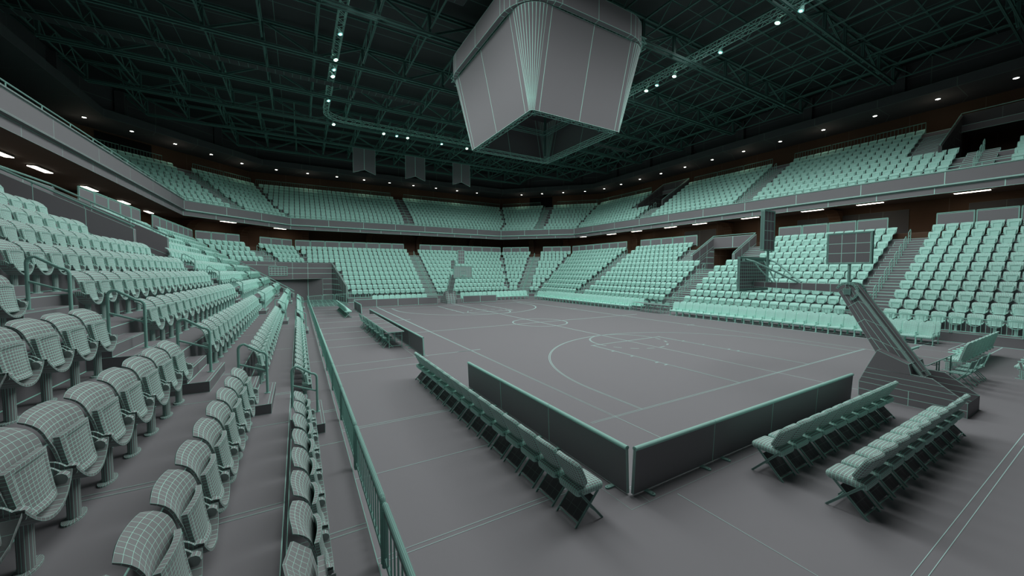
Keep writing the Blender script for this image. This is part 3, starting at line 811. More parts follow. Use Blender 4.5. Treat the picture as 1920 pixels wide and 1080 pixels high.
# ------------------------------------------------------------------ barriers in front of the stands
def barrier(a, b, z, lab, grp, hgt=0.66, solid_top=True, npick=14, parts=True):
    t = empty('crowd_barrier', (a[0], a[1], z))
    d = ((b[0]-a[0]), (b[1]-a[1])); L_ = math.hypot(*d); d = (d[0]/L_, d[1]/L_); e = 0.03
    a2 = (a[0]+d[0]*e, a[1]+d[1]*e); b2 = (b[0]-d[0]*e, b[1]-d[1]*e)
    c = 0.07; P = [(*a2, z)]
    for q in range(4):
        th = q/3*pi/2; P.append((a2[0]+d[0]*c*(1-cos(th)), a2[1]+d[1]*c*(1-cos(th)), z+hgt-c+c*sin(th)))
    for q in range(4):
        th = q/3*pi/2; P.append((b2[0]-d[0]*c*(1-sin(th)), b2[1]-d[1]*c*(1-sin(th)), z+hgt-c+c*cos(th)))
    P.append((*b2, z))
    nr = dist((a[0], a[1], z)) < 15
    m = MB(lp=0.9); m.tube(P, 0.03 if nr else 0.02, 12 if nr else 6, caps=False); m.build('frame', M['rig'], t, smooth=nr)
    m = MB(); m.tube([(*a2, z+0.09), (*b2, z+0.09)], 0.018, 6, caps=False); m.build('bottom_rail', M['rig'], t)
    if solid_top:
        m = MB(); m.beam((a2[0], a2[1], z+hgt-0.085), (b2[0], b2[1], z+hgt-0.085), 0.012, 0.07); m.build('top_strip', M['clay'], t)
    n = npick; one = MB()
    bal = None
    for i in range(1, n):
        p = (a2[0]+(b2[0]-a2[0])*i/n, a2[1]+(b2[1]-a2[1])*i/n)
        mm = MB() if nr else one
        mm.tube([(*p, z+0.09), (*p, z+hgt-0.04)], 0.009 if nr else 0.009, 6 if nr else 4, caps=False)
        if nr: mm.build('baluster', M['rig'], t)
    if not nr: one.build('balusters', M['rig'], t)
    tag(t, lab, 'barrier', grp)
    return t
ys = [-4.6+2.12*i for i in range(19)]; nn = 0
for a, b in zip(ys[:-1], ys[1:]):
    if b > 33.9: b = 33.8
    if a > 33.6: break
    nn += 1
    barrier((-5.75, a), (-5.75, b), Z1, 'low teal barrier section, %s from the camera along the front of the left stand' % ordw(nn), 'barriers along the left stand')
nn = 0; y = 34.6
ys = []
while y > -11: ys.append(y); y -= 2.12
ys = ys[::-1]
for a, b in zip(ys[:-1], ys[1:]):
    nn += 1
    barrier((20.99, a), (20.99, b), Z1, 'teal barrier section, %s from the near end along the front of the right stand' % ordw(nn), 'barriers along the right stand', hgt=0.72, solid_top=False)
xs_ = [-1.8+2.1*i for i in range(10)]; nn = 0
for a, b in zip(xs_[:-1], xs_[1:]):
    nn += 1
    barrier((a, 37.45), (b, 37.45), Z1, 'small teal barrier section, %s from the left along the far stand' % ordw(nn), 'barriers along the far stand', hgt=0.72, solid_top=False, npick=10)
nn = 0
for a, b in (((18.4, 37.4), (19.7, 36.1)), ((19.7, 36.1), (21.0, 34.8))):
    nn += 1
    barrier(a, b, Z1, 'small teal barrier, %s at the far right corner of the court' % ('left one' if nn == 1 else 'right one'), 'barriers at the far right corner', hgt=0.72, solid_top=False, npick=8)
for i, (a, b) in enumerate((((-5.6, 34.6), (-4.4, 35.9)), ((-4.35, 36.0), (-3.2, 37.1)), ((-3.1, 37.2), (-1.2, 36.9)))):
    barrier(a, b, 0.0, 'free standing teal crowd barrier, %s of three across the corner tunnel' % ['left', 'middle', 'right'][i], 'barriers across the tunnel', hgt=1.0, solid_top=False, npick=10)

# glass screens behind the last rows of the lower tier
def screen(a, b, lab, grp):
    t = empty('glass_screen', (a[0], a[1], 6.1))
    d = (b[0]-a[0], b[1]-a[1]); L_ = math.hypot(*d); d = (d[0]/L_, d[1]/L_)
    a = (a[0]+d[0]*0.05, a[1]+d[1]*0.05); b = (b[0]-d[0]*0.05, b[1]-d[1]*0.05)
    m = MB()
    for p in (a, b): m.beam((*p, 6.1), (*p, 7.25), 0.05)
    m.beam((*a, 7.25), (*b, 7.25), 0.05); m.build('frame', M['rig'], t)
    m = MB(); m.beam((a[0], a[1], 6.72), (b[0], b[1], 6.72), 0.02, 0.95); m.build('pane', M['clay'], t)
    tag(t, lab, 'glass screen', grp)
def screens(side, s0, s1, wh, n=None):
    L_ = math.dist(s_of(side, 9.08, s0), s_of(side, 9.08, s1)); n = n or max(1, round(L_/1.62))
    for i in range(n):
        a = s_of(side, 9.08, s0+(s1-s0)*i/n); b = s_of(side, 9.08, s0+(s1-s0)*(i+1)/n)
        screen(a, b, 'framed grey screen panel, %s of %d %s' % (ordw(i+1), n, wh), 'screen panels behind the lower tier')
for side in 'LR':
    w_ = 'left' if side == 'L' else 'right'
    e_ = path(9.08)[1][1]
    if side == 'R': screens(side, -8.9, 1.05, 'nearest behind the right stand')
    screens(side, 3.3 if side == 'R' else 4.9, 10.3, 'before the entrance of the %s stand' % w_)
    screens(side, 17.9, 25.4, 'beyond the entrance of the %s stand' % w_)
    screens(side, 27.55, e_-0.1, 'at the far end of the %s stand' % w_)
fa, fb = path(9.08)[2][0], path(9.08)[3][0]
screens('F', fa+0.15, CX-1.1, 'left of the far stand aisle'); screens('F', CX+1.1, fb-0.15, 'right of the far stand aisle')
for side, wn in (('A', 'left'), ('B', 'right')):
    screens(side, 0.02, 0.40, 'in the far %s corner, left side' % wn, 3); screens(side, 0.60, 0.98, 'in the far %s corner, right side' % wn, 3)
# railings at the back of the upper tier
def back_rail(side, s0, s1, wh):
    L_ = math.dist(s_of(side, 18.45, s0), s_of(side, 18.45, s1)); n = max(1, round(L_/3.2))
    for i in range(n):
        a = s_of(side, 18.45, s0+(s1-s0)*i/n); b = s_of(side, 18.45, s0+(s1-s0)*(i+1)/n)
        t = empty('upper_railing', (*a, 14.86)); d = (b[0]-a[0], b[1]-a[1]); L2 = math.hypot(*d)
        a2 = (a[0]+d[0]*.02, a[1]+d[1]*.02); b2 = (b[0]-d[0]*.02, b[1]-d[1]*.02)
        m = MB(); m.tube([(*a2, 14.86), (*a2, 15.9), (*b2, 15.9), (*b2, 14.86)], 0.035, 6, caps=False); m.build('frame', M['truss'], t)
        m = MB()
        for q in range(1, 13):
            p = lerp2(a2, b2, q/13); m.tube([(*p, 14.86), (*p, 15.9)], 0.014, 4, caps=False)
        m.build('balusters', M['truss'], t)
        tag(t, 'barred railing, %s of %d behind upper seats, %s' % (ordw(i+1), n, wh), 'railing', 'railings at the top of the upper tier')
back_rail('R', 3.7, 13.3, 'right side between entrance and aisle'); back_rail('R', 15.3, 24.8, 'right side beyond the aisle'); back_rail('R', 31.6, 43.5, 'right side far end')
back_rail('F', path(18.4)[2][0]+0.2, CX-1, 'left of the far aisle'); back_rail('F', CX+1, path(18.4)[3][0]-0.2, 'right of the far aisle')
back_rail('A', 0.02, 0.42, 'in the far left corner, left part'); back_rail('A', 0.58, 0.98, 'in the far left corner, right part')
back_rail('B', 0.02, 0.42, 'in the far right corner, left part'); back_rail('B', 0.58, 0.98, 'in the far right corner, right part')
back_rail('L', 31.0, 42.5, 'at the far end of the left side')

# ------------------------------------------------------------------ advertising boards around the court
def board(p0, d, out, L_, lab, grp, feet=True, hgt=0.74, cap0=False, cap1=False):
    """board from p0 along d (unit) with outward normal out; leans outward"""
    t = empty('advertising_board', (p0[0], p0[1], 0)); lean = 0.035; th = 0.05
    def w(u, o, z): return (p0[0]+d[0]*u+out[0]*(o+lean*z/hgt), p0[1]+d[1]*u+out[1]*(o+lean*z/hgt), z)
    e = 0.004
    m = MB(lp=0.8)
    z0, z1 = 0.03, hgt
    P = lambda u, o, z: w(u, o, z)
    m.quad(P(e, th, z0), P(L_-e, th, z0), P(L_-e, th, z1), P(e, th, z1)); m.quad(P(L_-e, 0, z0), P(e, 0, z0), P(e, 0, z1), P(L_-e, 0, z1))
    for u in (e, L_-e): m.quad(P(u, 0, z0), P(u, th, z0), P(u, th, z1), P(u, 0, z1), n=(3, 1))
    m.quad(P(e, 0, z0), P(L_-e, 0, z0), P(L_-e, th, z0), P(e, th, z0)); m.build('panel', M['clay'], t)
    m = MB(lp=1.0); r = 0.042
    rows = []
    for i in range(17):
        a = -0.25*pi+1.5*pi*i/16; rows.append([w(u, th/2+r*cos(a), hgt+0.012+r*0.8*sin(a)) for u in (e, L_-e)])
    m.grid(rows)
    for u in (e, L_-e):
        c = m.pt(w(u, th/2, hgt+0.012))
        for i in range(16):
            a = -0.25*pi+1.5*pi*i/16; b = -0.25*pi+1.5*pi*(i+1)/16
            m.face((c, m.pt(w(u, th/2+r*cos(a), hgt+0.012+r*0.8*sin(a))), m.pt(w(u, th/2+r*cos(b), hgt+0.012+r*0.8*sin(b)))))
    m.build('top_cushion', M['pad'], t, smooth=True)
    if feet:
        for u in (0.3, L_-0.3):
            m = MB()
            A_ = math.atan2(out[1], out[0])
            cx_, cy_ = p0[0]+d[0]*u+out[0]*0.16, p0[1]+d[1]*u+out[1]*0.16
            m.beam((p0[0]+d[0]*u-out[0]*0.10, p0[1]+d[1]*u-out[1]*0.10, 0.016), (cx_, cy_, 0.016), 0.07, 0.02)
            m.disc((cx_, cy_, 0.004), 0.05, 0.035, 0.024, 12, rot=A_); m.build('foot', M['pad'], t)
    tag(t, lab, 'advertising board', grp)
PW = 2.035
for i in range(3):
    board((-2.085, -2.345+PW*i), (0, 1), (-1, 0), PW, 'blank dark board along the left sideline, %s from the near court corner' % ordw(i+1), 'boards along the left sideline')
for i in range(4):
    board((-2.075+PW*i, -2.36), (1, 0), (0, -1), PW, 'blank dark board along the near baseline, %s from the court corner' % ordw(i+1), 'boards along the near baseline')
for i in range(6):
    board((-2.06, 8.42+2.16*i), (0, 1), (-1, 0), 2.16, 'blank board in front of the long scorer table, %s from its near end' % ordw(i+1), 'boards before the scorer table')
for i in range(2):
    board((-2.06, 25.5+2.1*i), (0, 1), (-1, 0), 2.1, 'blank board between far bench and court, %s' % ['nearer one', 'farther one'][i], 'boards before the far bench')
for i in range(4):
    board((-2.0+PW*i, 31.05), (1, 0), (0, 1), PW, 'blank grey board on the far baseline left of the far hoop, %s from left' % ordw(i+1), 'boards on the far baseline')
for i in range(2):
    board((9.0+PW*i, 31.05), (1, 0), (0, 1), PW, 'blank grey board on the far baseline right of the far hoop, %s' % ['left one', 'right one'][i], 'boards on the far baseline right')
for i in range(2):
    board((9.1+1.8*i, -2.1), (1, 0), (0, -1), 1.8, 'board in front of the table behind the near hoop, %s' % ['left one', 'right one with round cushion'][i], 'boards before the right table', feet=False)
# base sheets of the boards
m = MB(lp=0.9); m.box(-2.34, -1.95, -2.62, 3.85, 0.0015, 0.003); m.box(-2.34, 6.2, -2.62, -2.2, 0.0014, 0.0028)
tag(m.build('board_base_sheet', M['floor'], org=(-2.3, -2.6, 0)), 'thin grey base sheet under the boards at the near court corner', 'base sheet')
m = MB(lp=0.9); m.box(-2.42, -1.95, 8.3, 21.5, 0.0015, 0.003)
tag(m.build('board_base_sheet', M['floor'], org=(-2.3, 8.4, 0)), 'thin grey base sheet under the boards before the scorer table', 'base sheet')

# ------------------------------------------------------------------ padded folding chair
def padded_chair():
    t = empty('padded_folding_chair', (0, 0, 0))
    def add_(m, n, mat='seat', sm=False):
        o = bpy.data.objects.new(n, m.mesh(n, M[mat], smooth=sm)); COL.objects.link(o); o.parent = t; o['wire'] = 0.004
    m = MB(auto=False); m.rbox((0.262, 0, 0.455), 0.49, 0.45, 0.13, 0.064, (11, 11, 6), dome=0.012); add_(m, 'seat_cushion', sm=True)
    m = MB(auto=False); m.rbox((0, 0, 0), 0.085, 0.525, 0.46, 0.04, (3, 10, 9))
    V2 = []; ca, sa = cos(rad(26)), sin(rad(26))
    for x, y, z in m.v:
        q = z/0.23; u = y/0.2625
        if q > 0: y *= 1-0.10*q**3; z -= 0.085*abs(u)**3*q*q
        else: y *= 1-0.14*abs(q)**2; z += 0.03*abs(u)**3*q*q
        x += 0.035*u*u-0.012
        V2.append((0.07+x*ca-z*sa, y, 0.715+x*sa+z*ca))
    m.v = V2; add_(m, 'back_cushion', sm=True)
    for sy in (-1, 1):
        y = sy*0.225
        m = MB(auto=False); m.beam((0.47, y, 0.0), (0.06, y, 0.47), 0.014, 0.032, cell=(None, 0.12)); add_(m, 'front_leg', 'teal')
        m = MB(auto=False); m.beam((0.0, y*0.93, 0.0), (0.40, y*0.93, 0.42), 0.014, 0.032, cell=(None, 0.12)); add_(m, 'rear_leg', 'teal')
    m = MB(auto=False)
    m.quad((0.06, -0.2, 0.06), (0.06, 0.2, 0.06), (0.33, 0.2, 0.345), (0.33, -0.2, 0.345), n=(3, 3)); add_(m, 'rear_panel', 'dark')
    m = MB(auto=False); m.tube([(0.40, -0.225, 0.08), (0.40, 0.225, 0.08)], 0.009, 6); m.tube([(0.04, -0.21, 0.05), (0.04, 0.21, 0.05)], 0.009, 6); add_(m, 'cross_bar', 'teal')
    return t
pc = padded_chair(); used = [False]
def place(proto_, flag, x, y, rz, lab, cat, grp, z=0, lp=0.9):
    o = copy_tree(proto_) if flag[0] else proto_; flag[0] = True
    o.location = (x, y, z); o.rotation_euler = (0, 0, rz); set_wire(o, depth((x, y, z+0.5)), lp); tag(o, lab, cat, grp); return o
for i in range(15):
    place(pc, used, -3.29, -2.30+0.531*i, 0, 'padded teal folding chair, %s from the near end of the row beside the left boards' % ordw(i+1), 'chair', 'padded chairs along the left boards')
for i in range(10):
    place(pc, used, 0.55+0.537*i, -3.37, pi/2, 'padded folding chair, %s from the left in the row right behind the baseline boards' % ordw(i+1), 'chair', 'padded chairs, first baseline row')
for i in range(10):
    place(pc, used, 0.50+0.541*i, -4.43, pi/2, 'padded folding chair, %s from the left in the rear row nearest the camera' % ordw(i+1), 'chair', 'padded chairs, second baseline row')
for i in range(12):
    place(pc, used, -3.55, 23.6+0.54*i, 0, 'padded teal folding chair, %s in the far left row near the corner tunnel' % ordw(i+1), 'chair', 'padded chairs by the tunnel')

# plain folding chair
def plain_chair():
    t = empty('folding_chair', (0, 0, 0))
    def add_(m, n, sm=False):
        o = bpy.data.objects.new(n, m.mesh(n, M['teal'], smooth=sm)); COL.objects.link(o); o.parent = t; o['wire'] = 0.004
    m = MB(auto=False); m.rbox((0.24, 0, 0.44), 0.38, 0.40, 0.04, 0.02, (6, 6, 2)); add_(m, 'seat', True)
    m = MB(auto=False); P = [[(0.03-0.06*v+0.03*(1-u*u)*-1, u*0.2, 0.62+0.24*v-0.02*u**4*v) for u in [-1+2*i/8 for i in range(9)]] for v in [j/5 for j in range(6)]]; m.shell(P, 0.015); add_(m, 'backrest')
    for sy in (-1, 1):
        y = sy*0.2
        m = MB(auto=False); m.tube([(0.45, y, 0), (0.06, y, 0.5), (-0.03, y, 0.86)], 0.012, 6); add_(m, 'front_leg')
        m = MB(auto=False); m.tube([(0.0, y*.9, 0), (0.36, y*.9, 0.43)], 0.011, 6); add_(m, 'rear_leg')
    m = MB(auto=False)
    for x, z in ((0.38, 0.09), (0.04, 0.05), (0.13, 0.16)): m.tube([(x, -0.19, z), (x, 0.19, z)], 0.009, 5)
    add_(m, 'cross_bar'); return t
fc_ = plain_chair(); uf = [False]
ty = [10.53, 12.16, 13.65, 15.2, 16.8, 18.3]
for i in range(10):
    place(fc_, uf, -3.24, (ty[i//2]+0.47 if i % 2 == 0 else ty[i//2+1]-0.47), 0, 'plain teal folding chair, %s from the near end behind the long scorer table' % ordw(i+1), 'chair', 'chairs at the scorer table')
for i, (x, rz) in enumerate(((10.45, 1.5), (11.2, 1.62), (11.85, 1.5), (12.4, 1.7))):
    place(fc_, uf, x, -3.75, rz, 'plain folding chair behind the table right of the near hoop, %s from left' % ordw(i+1), 'chair', 'chairs at the right table')
for i in range(4):
    place(fc_, uf, 19.85, 13.65+0.72*i, pi, 'plain folding chair behind the narrow table across the court, %s from the right' % ordw(i+1), 'chair', 'chairs at the far sideline table')

# folding tables
def table(x0, x1, y0, y1, z, lab, grp, folded=None):
    t = empty('folding_table', ((x0+x1)/2, (y0+y1)/2, 0))
    m = MB(); m.box(x0, x1, y0, y1, z-0.03, z); m.build('table_top', M['clay'], t)
    lng = (y1-y0) > (x1-x0)
    for e in (0, 1):
        m = MB()
        if lng:
            y = y0+0.12 if e == 0 else y1-0.12
            pts = [(x0+0.08, y), (x1-0.08, y)]
        else:
            x = x0+0.12 if e == 0 else x1-0.12
            pts = [(x, y0+0.08), (x, y1-0.08)]
        for p in pts: m.tube([(*p, 0), (*p, z-0.03)], 0.016, 6)
        for zz in (0.1, z-0.2): m.tube([(*pts[0], zz), (*pts[1], zz)], 0.012, 5)
        m.build('leg_frame', M['teal'], t)
    tag(t, lab, 'table', grp)
for i in range(5):
    table(-3.08, -2.36, ty[i]+0.01, ty[i+1]-0.01, 0.75, 'long grey table, %s from the near end behind the left sideline boards' % ordw(i+1), 'scorer tables')
table(9.15, 10.65, -3.12, -2.25, 0.75, 'grey table just behind the near hoop base, left one', 'tables right of the near hoop')
table(10.67, 12.25, -3.12, -2.25, 0.75, 'grey table just behind the near hoop base, right one', 'tables right of the near hoop')
table(18.75, 19.25, 13.40, 14.85, 0.75, 'narrow table on the far sideline between the armchair rows, right one', 'far sideline tables')
table(18.75, 19.3, 14.87, 16.4, 0.75, 'narrow table on the far sideline between the armchair rows, left one', 'far sideline tables')

# ------------------------------------------------------------------ courtside armchairs
def armchair(ped=False):
    t = empty('courtside_armchair', (0, 0, 0))
    def add_(m, n, sm=True):
        o = bpy.data.objects.new(n, m.mesh(n, M['seat'], smooth=sm)); COL.objects.link(o); o.parent = t; o['wire'] = 0.004
    m = MB(auto=False); m.rbox((0.37, 0, 0.365), 0.50, 0.52, 0.10, 0.045, (9, 9, 3), dome=0.015); add_(m, 'seat_cushion')
    m = MB(auto=False)
    def bp(u, v, d):
        z = 0.37+0.66*v; tq = max(0, (v-0.8)/0.2); hw = 0.262*(1-0.10*tq**3); x = 0.16-0.15*v+d*(1-0.4*abs(u)**6)+0.025*u*u-(0.02*tq if d > 0 else 0)
        return (x, u*hw, z-0.05*(abs(u)**5)*tq)
    us = [-1+2*i/12 for i in range(13)]; vs = [i/14 for i in range(15)]
    fr = [[bp(u, v, 0.05) for u in us] for v in vs]; bk = [[bp(u, v, -0.03) for u in us] for v in vs]
    m.grid(fr); m.grid([r[::-1] for r in bk]); m.grid([fr[0], bk[0]][::-1]); m.grid([fr[-1], bk[-1]])
    m.grid([[r[0] for r in fr], [r[0] for r in bk]]); m.grid([[r[-1] for r in fr], [r[-1] for r in bk]][::-1]); add_(m, 'backrest')
    for sy in (-1, 1):
        y = sy*0.266
        m = MB(auto=False); m.rbox((0.38, y, 0.56), 0.34, 0.024, 0.04, 0.012, (6, 2, 2)); m.beam((0.46, y, 0.33), (0.5, y, 0.54), 0.024, 0.06); m.beam((0.12, y, 0.315), (0.54, y, 0.315), 0.022, 0.05); add_(m, 'armrest', False)
        m = MB(auto=False); m.box(0.42, 0.50, y-0.011, y+0.011, 0.02, 0.31, cell=0.05); m.box(0.30, 0.58, y-0.012, y+0.012, 0, 0.02); add_(m, 'leg', False)
    return t
ac = armchair(); ua = [False]
for i in range(25):
    place(ac, ua, 19.40, -1.02+0.56*i, pi, 'plush armchair, front row of near block across the court, %s from right' % ordw(i+1), 'armchair', 'courtside armchairs near block front')
for i in range(25):
    place(ac, ua, 20.25, -1.02+0.56*i, pi, 'plush armchair, back row of near block across the court, %s from right' % ordw(i+1), 'armchair', 'courtside armchairs near block back')
for i in range(27):
    place(ac, ua, 19.35, 17.05+0.56*i, pi, 'plush armchair, front row of distant block across the court, %s from right' % ordw(i+1), 'armchair', 'courtside armchairs distant block front')
for i in range(27):
    place(ac, ua, 20.2, 16.5+0.56*i, pi, 'plush armchair, back row of distant block across the court, %s from right' % ordw(i+1), 'armchair', 'courtside armchairs distant block back')
for i in range(10):
    place(ac, ua, 13.35+0.56*i, 33.55, -pi/2, 'plush armchair on the far baseline right of the far boards, %s from left' % ordw(i+1), 'armchair', 'armchairs on the far baseline')
for i in range(10):
    place(ac, ua, 0.2+0.56*i, 32.9, -pi/2, 'armchair half hidden behind the far left boards, %s from left' % ordw(i+1), 'armchair', 'armchairs behind the far left boards')
for i in range(6):
    place(ac, ua, 9.8+0.56*i, 33.3, -pi/2, 'armchair half hidden behind the far right boards, %s from left' % ordw(i+1), 'armchair', 'armchairs behind the far right boards')
for i in range(9):
    place(ac, ua, 13.35+0.56*i, -3.25, pi/2, 'teal armchair right of the near hoop tables, %s from left, front row' % ordw(i+1), 'armchair', 'armchairs right of the near hoop, front')
for i in range(8):
    place(ac, ua, 13.75+0.56*i, -4.75, pi/2, 'teal armchair at the right picture edge, %s from left, rear row' % ordw(i+1), 'armchair', 'armchairs right of the near hoop, rear')

# ------------------------------------------------------------------ basketball goals
def goal(flip, lab):
    """built for the near baseline; flip mirrors it to the far one"""
    t = empty('basketball_goal', (CX, -2.3 if not flip else LEN+2.3, 0))
    def w(p): return (p[0], p[1], p[2]) if not flip else (2*CX-p[0], LEN-p[1], p[2])
    class GB(MB):
        def pt(s, p): return MB.pt(s, w(p))
        def quad(s, a, b, c, d, cell=None, n=None): MB.quad(s, a, b, c, d, cell, n)
    def mk_(): return GB(lp=0.95 if not flip else 0.45)
    x0, x1 = CX-0.59, CX+0.59
    # weighted base: two shaped side walls, nose, floor
    prof = [(-2.27, 0.0), (-2.27, 0.40), (-2.62, 1.33), (-3.22, 1.07), (-3.28, 0.82), (-3.64, 0.80), (-4.22, 0.36), (-4.22, 0.0)]
    m = mk_()
    for x in (x0, x0+0.05, x1-0.05, x1):
        # side wall strips
        yb = [(-2.27, 0.40, -2.27), (-2.62, 1.33, -2.62)]
        m.quad((x, -2.27, 0), (x, -4.22, 0), (x, -4.22, 0.36), (x, -2.27, 0.40), cell=(1.0, 0.2))
        m.quad((x, -2.27, 0.40), (x, -4.22, 0.36), (x, -3.64, 0.80), (x, -2.42, 0.82), cell=(None, 0.22))
        m.quad((x, -2.42, 0.82), (x, -3.28, 0.80), (x, -3.22, 1.07), (x, -2.62, 1.33), cell=(None, 0.3))
    for a, b in zip(prof[:-1], prof[1:]):
        for xa in (x0, x1-0.05):
            m.quad((xa, *a), (xa+0.05, *a), (xa+0.05, *b), (xa, *b))
    m.quad((x0, -2.27, 0), (x1, -2.27, 0), (x1, -2.27, 0.40), (x0, -2.27, 0.40), cell=(0.3, 0.12)); m.quad((x0, -2.27, 0.40), (x1, -2.27, 0.40), (x1, -2.62, 1.33), (x0, -2.62, 1.33), cell=(0.3, 0.2))
    m.quad((x0, -2.62, 1.33), (x1, -2.62, 1.33), (x1, -3.22, 1.07), (x0, -3.22, 1.07)); m.quad((x0, -3.22, 1.07), (x1, -3.22, 1.07), (x1, -3.28, 0.3), (x0, -3.28, 0.3))
    m.quad((x0, -4.22, 0), (x1, -4.22, 0), (x1, -4.22, 0.36), (x0, -4.22, 0.36))
    m.quad((x0+.05, -2.4, 0.1), (x1-.05, -2.4, 0.1), (x1-.05, -4.2, 0.1), (x0+.05, -4.2, 0.1)); m.build('weighted_base', M['clay'], t)
    # mast: padded slanted box column
    m = mk_()
    def mast(u, s_, q): # u across, s 0..1 along, q 0 lower/court side 1 rear side
        lo = ((-2.55, 1.10), (-1.62, 2.85)); hi = ((-3.42, 0.72), (-1.92, 3.10))
        L_, H_ = (lo if q == 0 else hi)
        y = L_[0]+(H_[0]-L_[0])*s_; z = L_[1]+(H_[1]-L_[1])*s_; return (CX+u, y, z)
    hwm = 0.23
    for u in (-hwm, hwm): m.quad(mast(u, 0, 0), mast(u, 1, 0), mast(u, 1, 1), mast(u, 0, 1), n=(4, 4))
    m.quad(mast(-hwm, 0, 0), mast(-hwm, 1, 0), mast(hwm, 1, 0), mast(hwm, 0, 0), n=(4, 3)); m.quad(mast(-hwm, 0, 1), mast(-hwm, 1, 1), mast(hwm, 1, 1), mast(hwm, 0, 1), n=(4, 5))
    m.quad(mast(-hwm, 1, 0), mast(hwm, 1, 0), mast(hwm, 1, 1), mast(-hwm, 1, 1)); m.build('mast', M['clay'], t)
    m = mk_()
    for u in (-0.3, 0.3): m.tube([mast(u, 0.0, 1), mast(u, 0.92, 1)], 0.035, 8)
    m.beam(mast(0, 0.05, 1.0), mast(0, 0.97, 1), 0.2, 0.1, up=(0, -1, 1)); m.build('lift_arm', M['clay'], t)
    m = mk_()
    for u in (-0.25, 0.25):
        c = (CX+u, -1.83, 2.86); rows = []
        for i in range(15):
            a = rad(20+230*i/14); rows.append([(c[0]+dx, c[1]+rr*cos(a), c[2]+rr*sin(a)) for dx, rr in ((-0.03, 0.27), (0.03, 0.27), (0.03, 0.22), (-0.03, 0.22))])
        m.grid(rows, closed_v=True)
        m.box(c[0]-0.02, c[0]+0.02, c[1]-0.08, c[1]+0.08, c[2]-0.08, c[2]+0.08)
    m.build('pivot_guard', M['rig'], t)
    # arm
    m = mk_()
    A0, A1 = (-1.75, 2.99), (0.80, 3.0)
    def ar(u, s_, q): return (CX+u*0.11, A0[0]+(A1[0]-A0[0])*s_, A0[1]+(A1[1]-A0[1])*s_+0.08-(0.26-0.09*s_)*q)
    for u in (-1, 1): m.quad(ar(u, 0, 0), ar(u, 1, 0), ar(u, 1, 1), ar(u, 0, 1), n=(7, 1))
    for q in (0, 1): m.quad(ar(-1, 0, q), ar(-1, 1, q), ar(1, 1, q), ar(1, 0, q), n=(7, 1))
    m.quad(ar(-1, 0, 0), ar(1, 0, 0), ar(1, 0, 1), ar(-1, 0, 1)); m.build('arm', M['clay'], t)
    # braces
    m = mk_()
    for sx in (-1, 1):
        m.tube([(CX+sx*0.80, 0.74, 3.86), (CX+sx*0.72, 0.5, 3.78), (CX+sx*0.10, -0.55, 3.09)], 0.03, 8)
        m.tube([(CX+sx*0.35, 0.74, 3.86), (CX+sx*0.3, 0.5, 3.5), (CX+sx*0.1, 0.2, 3.08)], 0.025, 6)
    m.beam((CX-0.9, 0.74, 3.84), (CX+0.9, 0.74, 3.84), 0.08, 0.08); m.build('brace', M['rig'], t)
    # backboard
    m = mk_(); yb = 0.87
    m.box(CX-0.91, CX+0.91, yb-0.02, yb+0.02, 2.84, 3.90, cell=0.12); m.build('backboard', M['clay'], t)
    m = mk_()
    for (xa, xb, za, zb) in ((-0.95, 0.95, 2.76, 2.835), (-0.95, 0.95, 3.905, 3.95), (-0.95, -0.915, 2.835, 3.905), (0.915, 0.95, 2.835, 3.905)):
        m.box(CX+xa, CX+xb, yb-0.04, yb+0.045, za, zb)
    for (xa, xb, za, zb) in ((-0.3, 0.3, 3.0, 3.05), (-0.3, 0.3, 3.4, 3.45), (-0.3, -0.25, 3.05, 3.4), (0.25, 0.3, 3.05, 3.4)): m.box(CX+xa, CX+xb, yb+0.02, yb+0.03, za, zb)
    m.build('backboard_frame', M['rig'], t)
    m = mk_(); c = (CX, yb+0.38, 3.05)
    m.tube([(c[0]+0.225*cos(a), c[1]+0.225*sin(a), c[2]) for a in [2*pi*i/24 for i in range(25)]], 0.011, 6, caps=False)
    m.box(CX-0.08, CX+0.08, yb+0.02, yb+0.17, 3.0, 3.06); m.build('rim', M['rig'], t)
    m = MB(lp=1.0); rows = []
    for j in range(6):
        r_ = 0.225-0.10*(j/5)**0.7; rows.append([w((c[0]+r_*cos(2*pi*i/12+j*0.26), c[1]+r_*sin(2*pi*i/12+j*0.26), c[2]-0.45*j/5)) for i in range(12)])
    for j in range(5):
        for i in range(12):
            m.tube([rows[j][i], rows[j+1][i]], 0.004, 3, caps=False); m.tube([rows[j][i], rows[j+1][i-1]], 0.004, 3, caps=False)
    m.build('net', M['rig'], t)
    # shot clock over the board and score display on the arm
    m = mk_(); m.box(CX-0.32, CX+0.32, 0.40, 0.49, 4.18, 5.5, cell=(0.2, 0.3)); m.build('shot_clock', M['clay'], t)
    m = mk_(); m.tube([(CX+0.05, 0.44, 3.05), (CX+0.05, 0.44, 4.18)], 0.04, 8)
    for (xa, xb, za, zb) in ((-0.36, 0.36, 4.15, 4.18), (-0.36, 0.36, 5.50, 5.53), (-0.36, -0.325, 4.18, 5.50), (0.325, 0.36, 4.18, 5.50)): m.box(CX+xa, CX+xb, 0.385, 0.505, za, zb)
    m.build('shot_clock_frame', M['rig'], t)
    m = mk_(); m.box(CX-0.05, CX+0.05, -2.24, -1.28, 3.70, 4.55, cell=(0.32, 0.28)); m.build('score_display', M['clay'], t)
    m = mk_(); m.tube([(CX, -1.78, 3.1), (CX, -1.78, 3.68)], 0.04, 8)
    for (ya, y2, za, zb) in ((-2.28, -1.24, 3.66, 3.695), (-2.28, -1.24, 4.555, 4.59), (-2.28, -2.245, 3.695, 4.555), (-1.275, -1.24, 3.695, 4.555)): m.box(CX-0.06, CX+0.06, ya, y2, za, zb)
    m.build('display_frame', M['rig'], t)
    tag(t, lab, 'basketball goal')
goal(False, 'portable basketball goal with slanted mast, large, at the near right baseline')
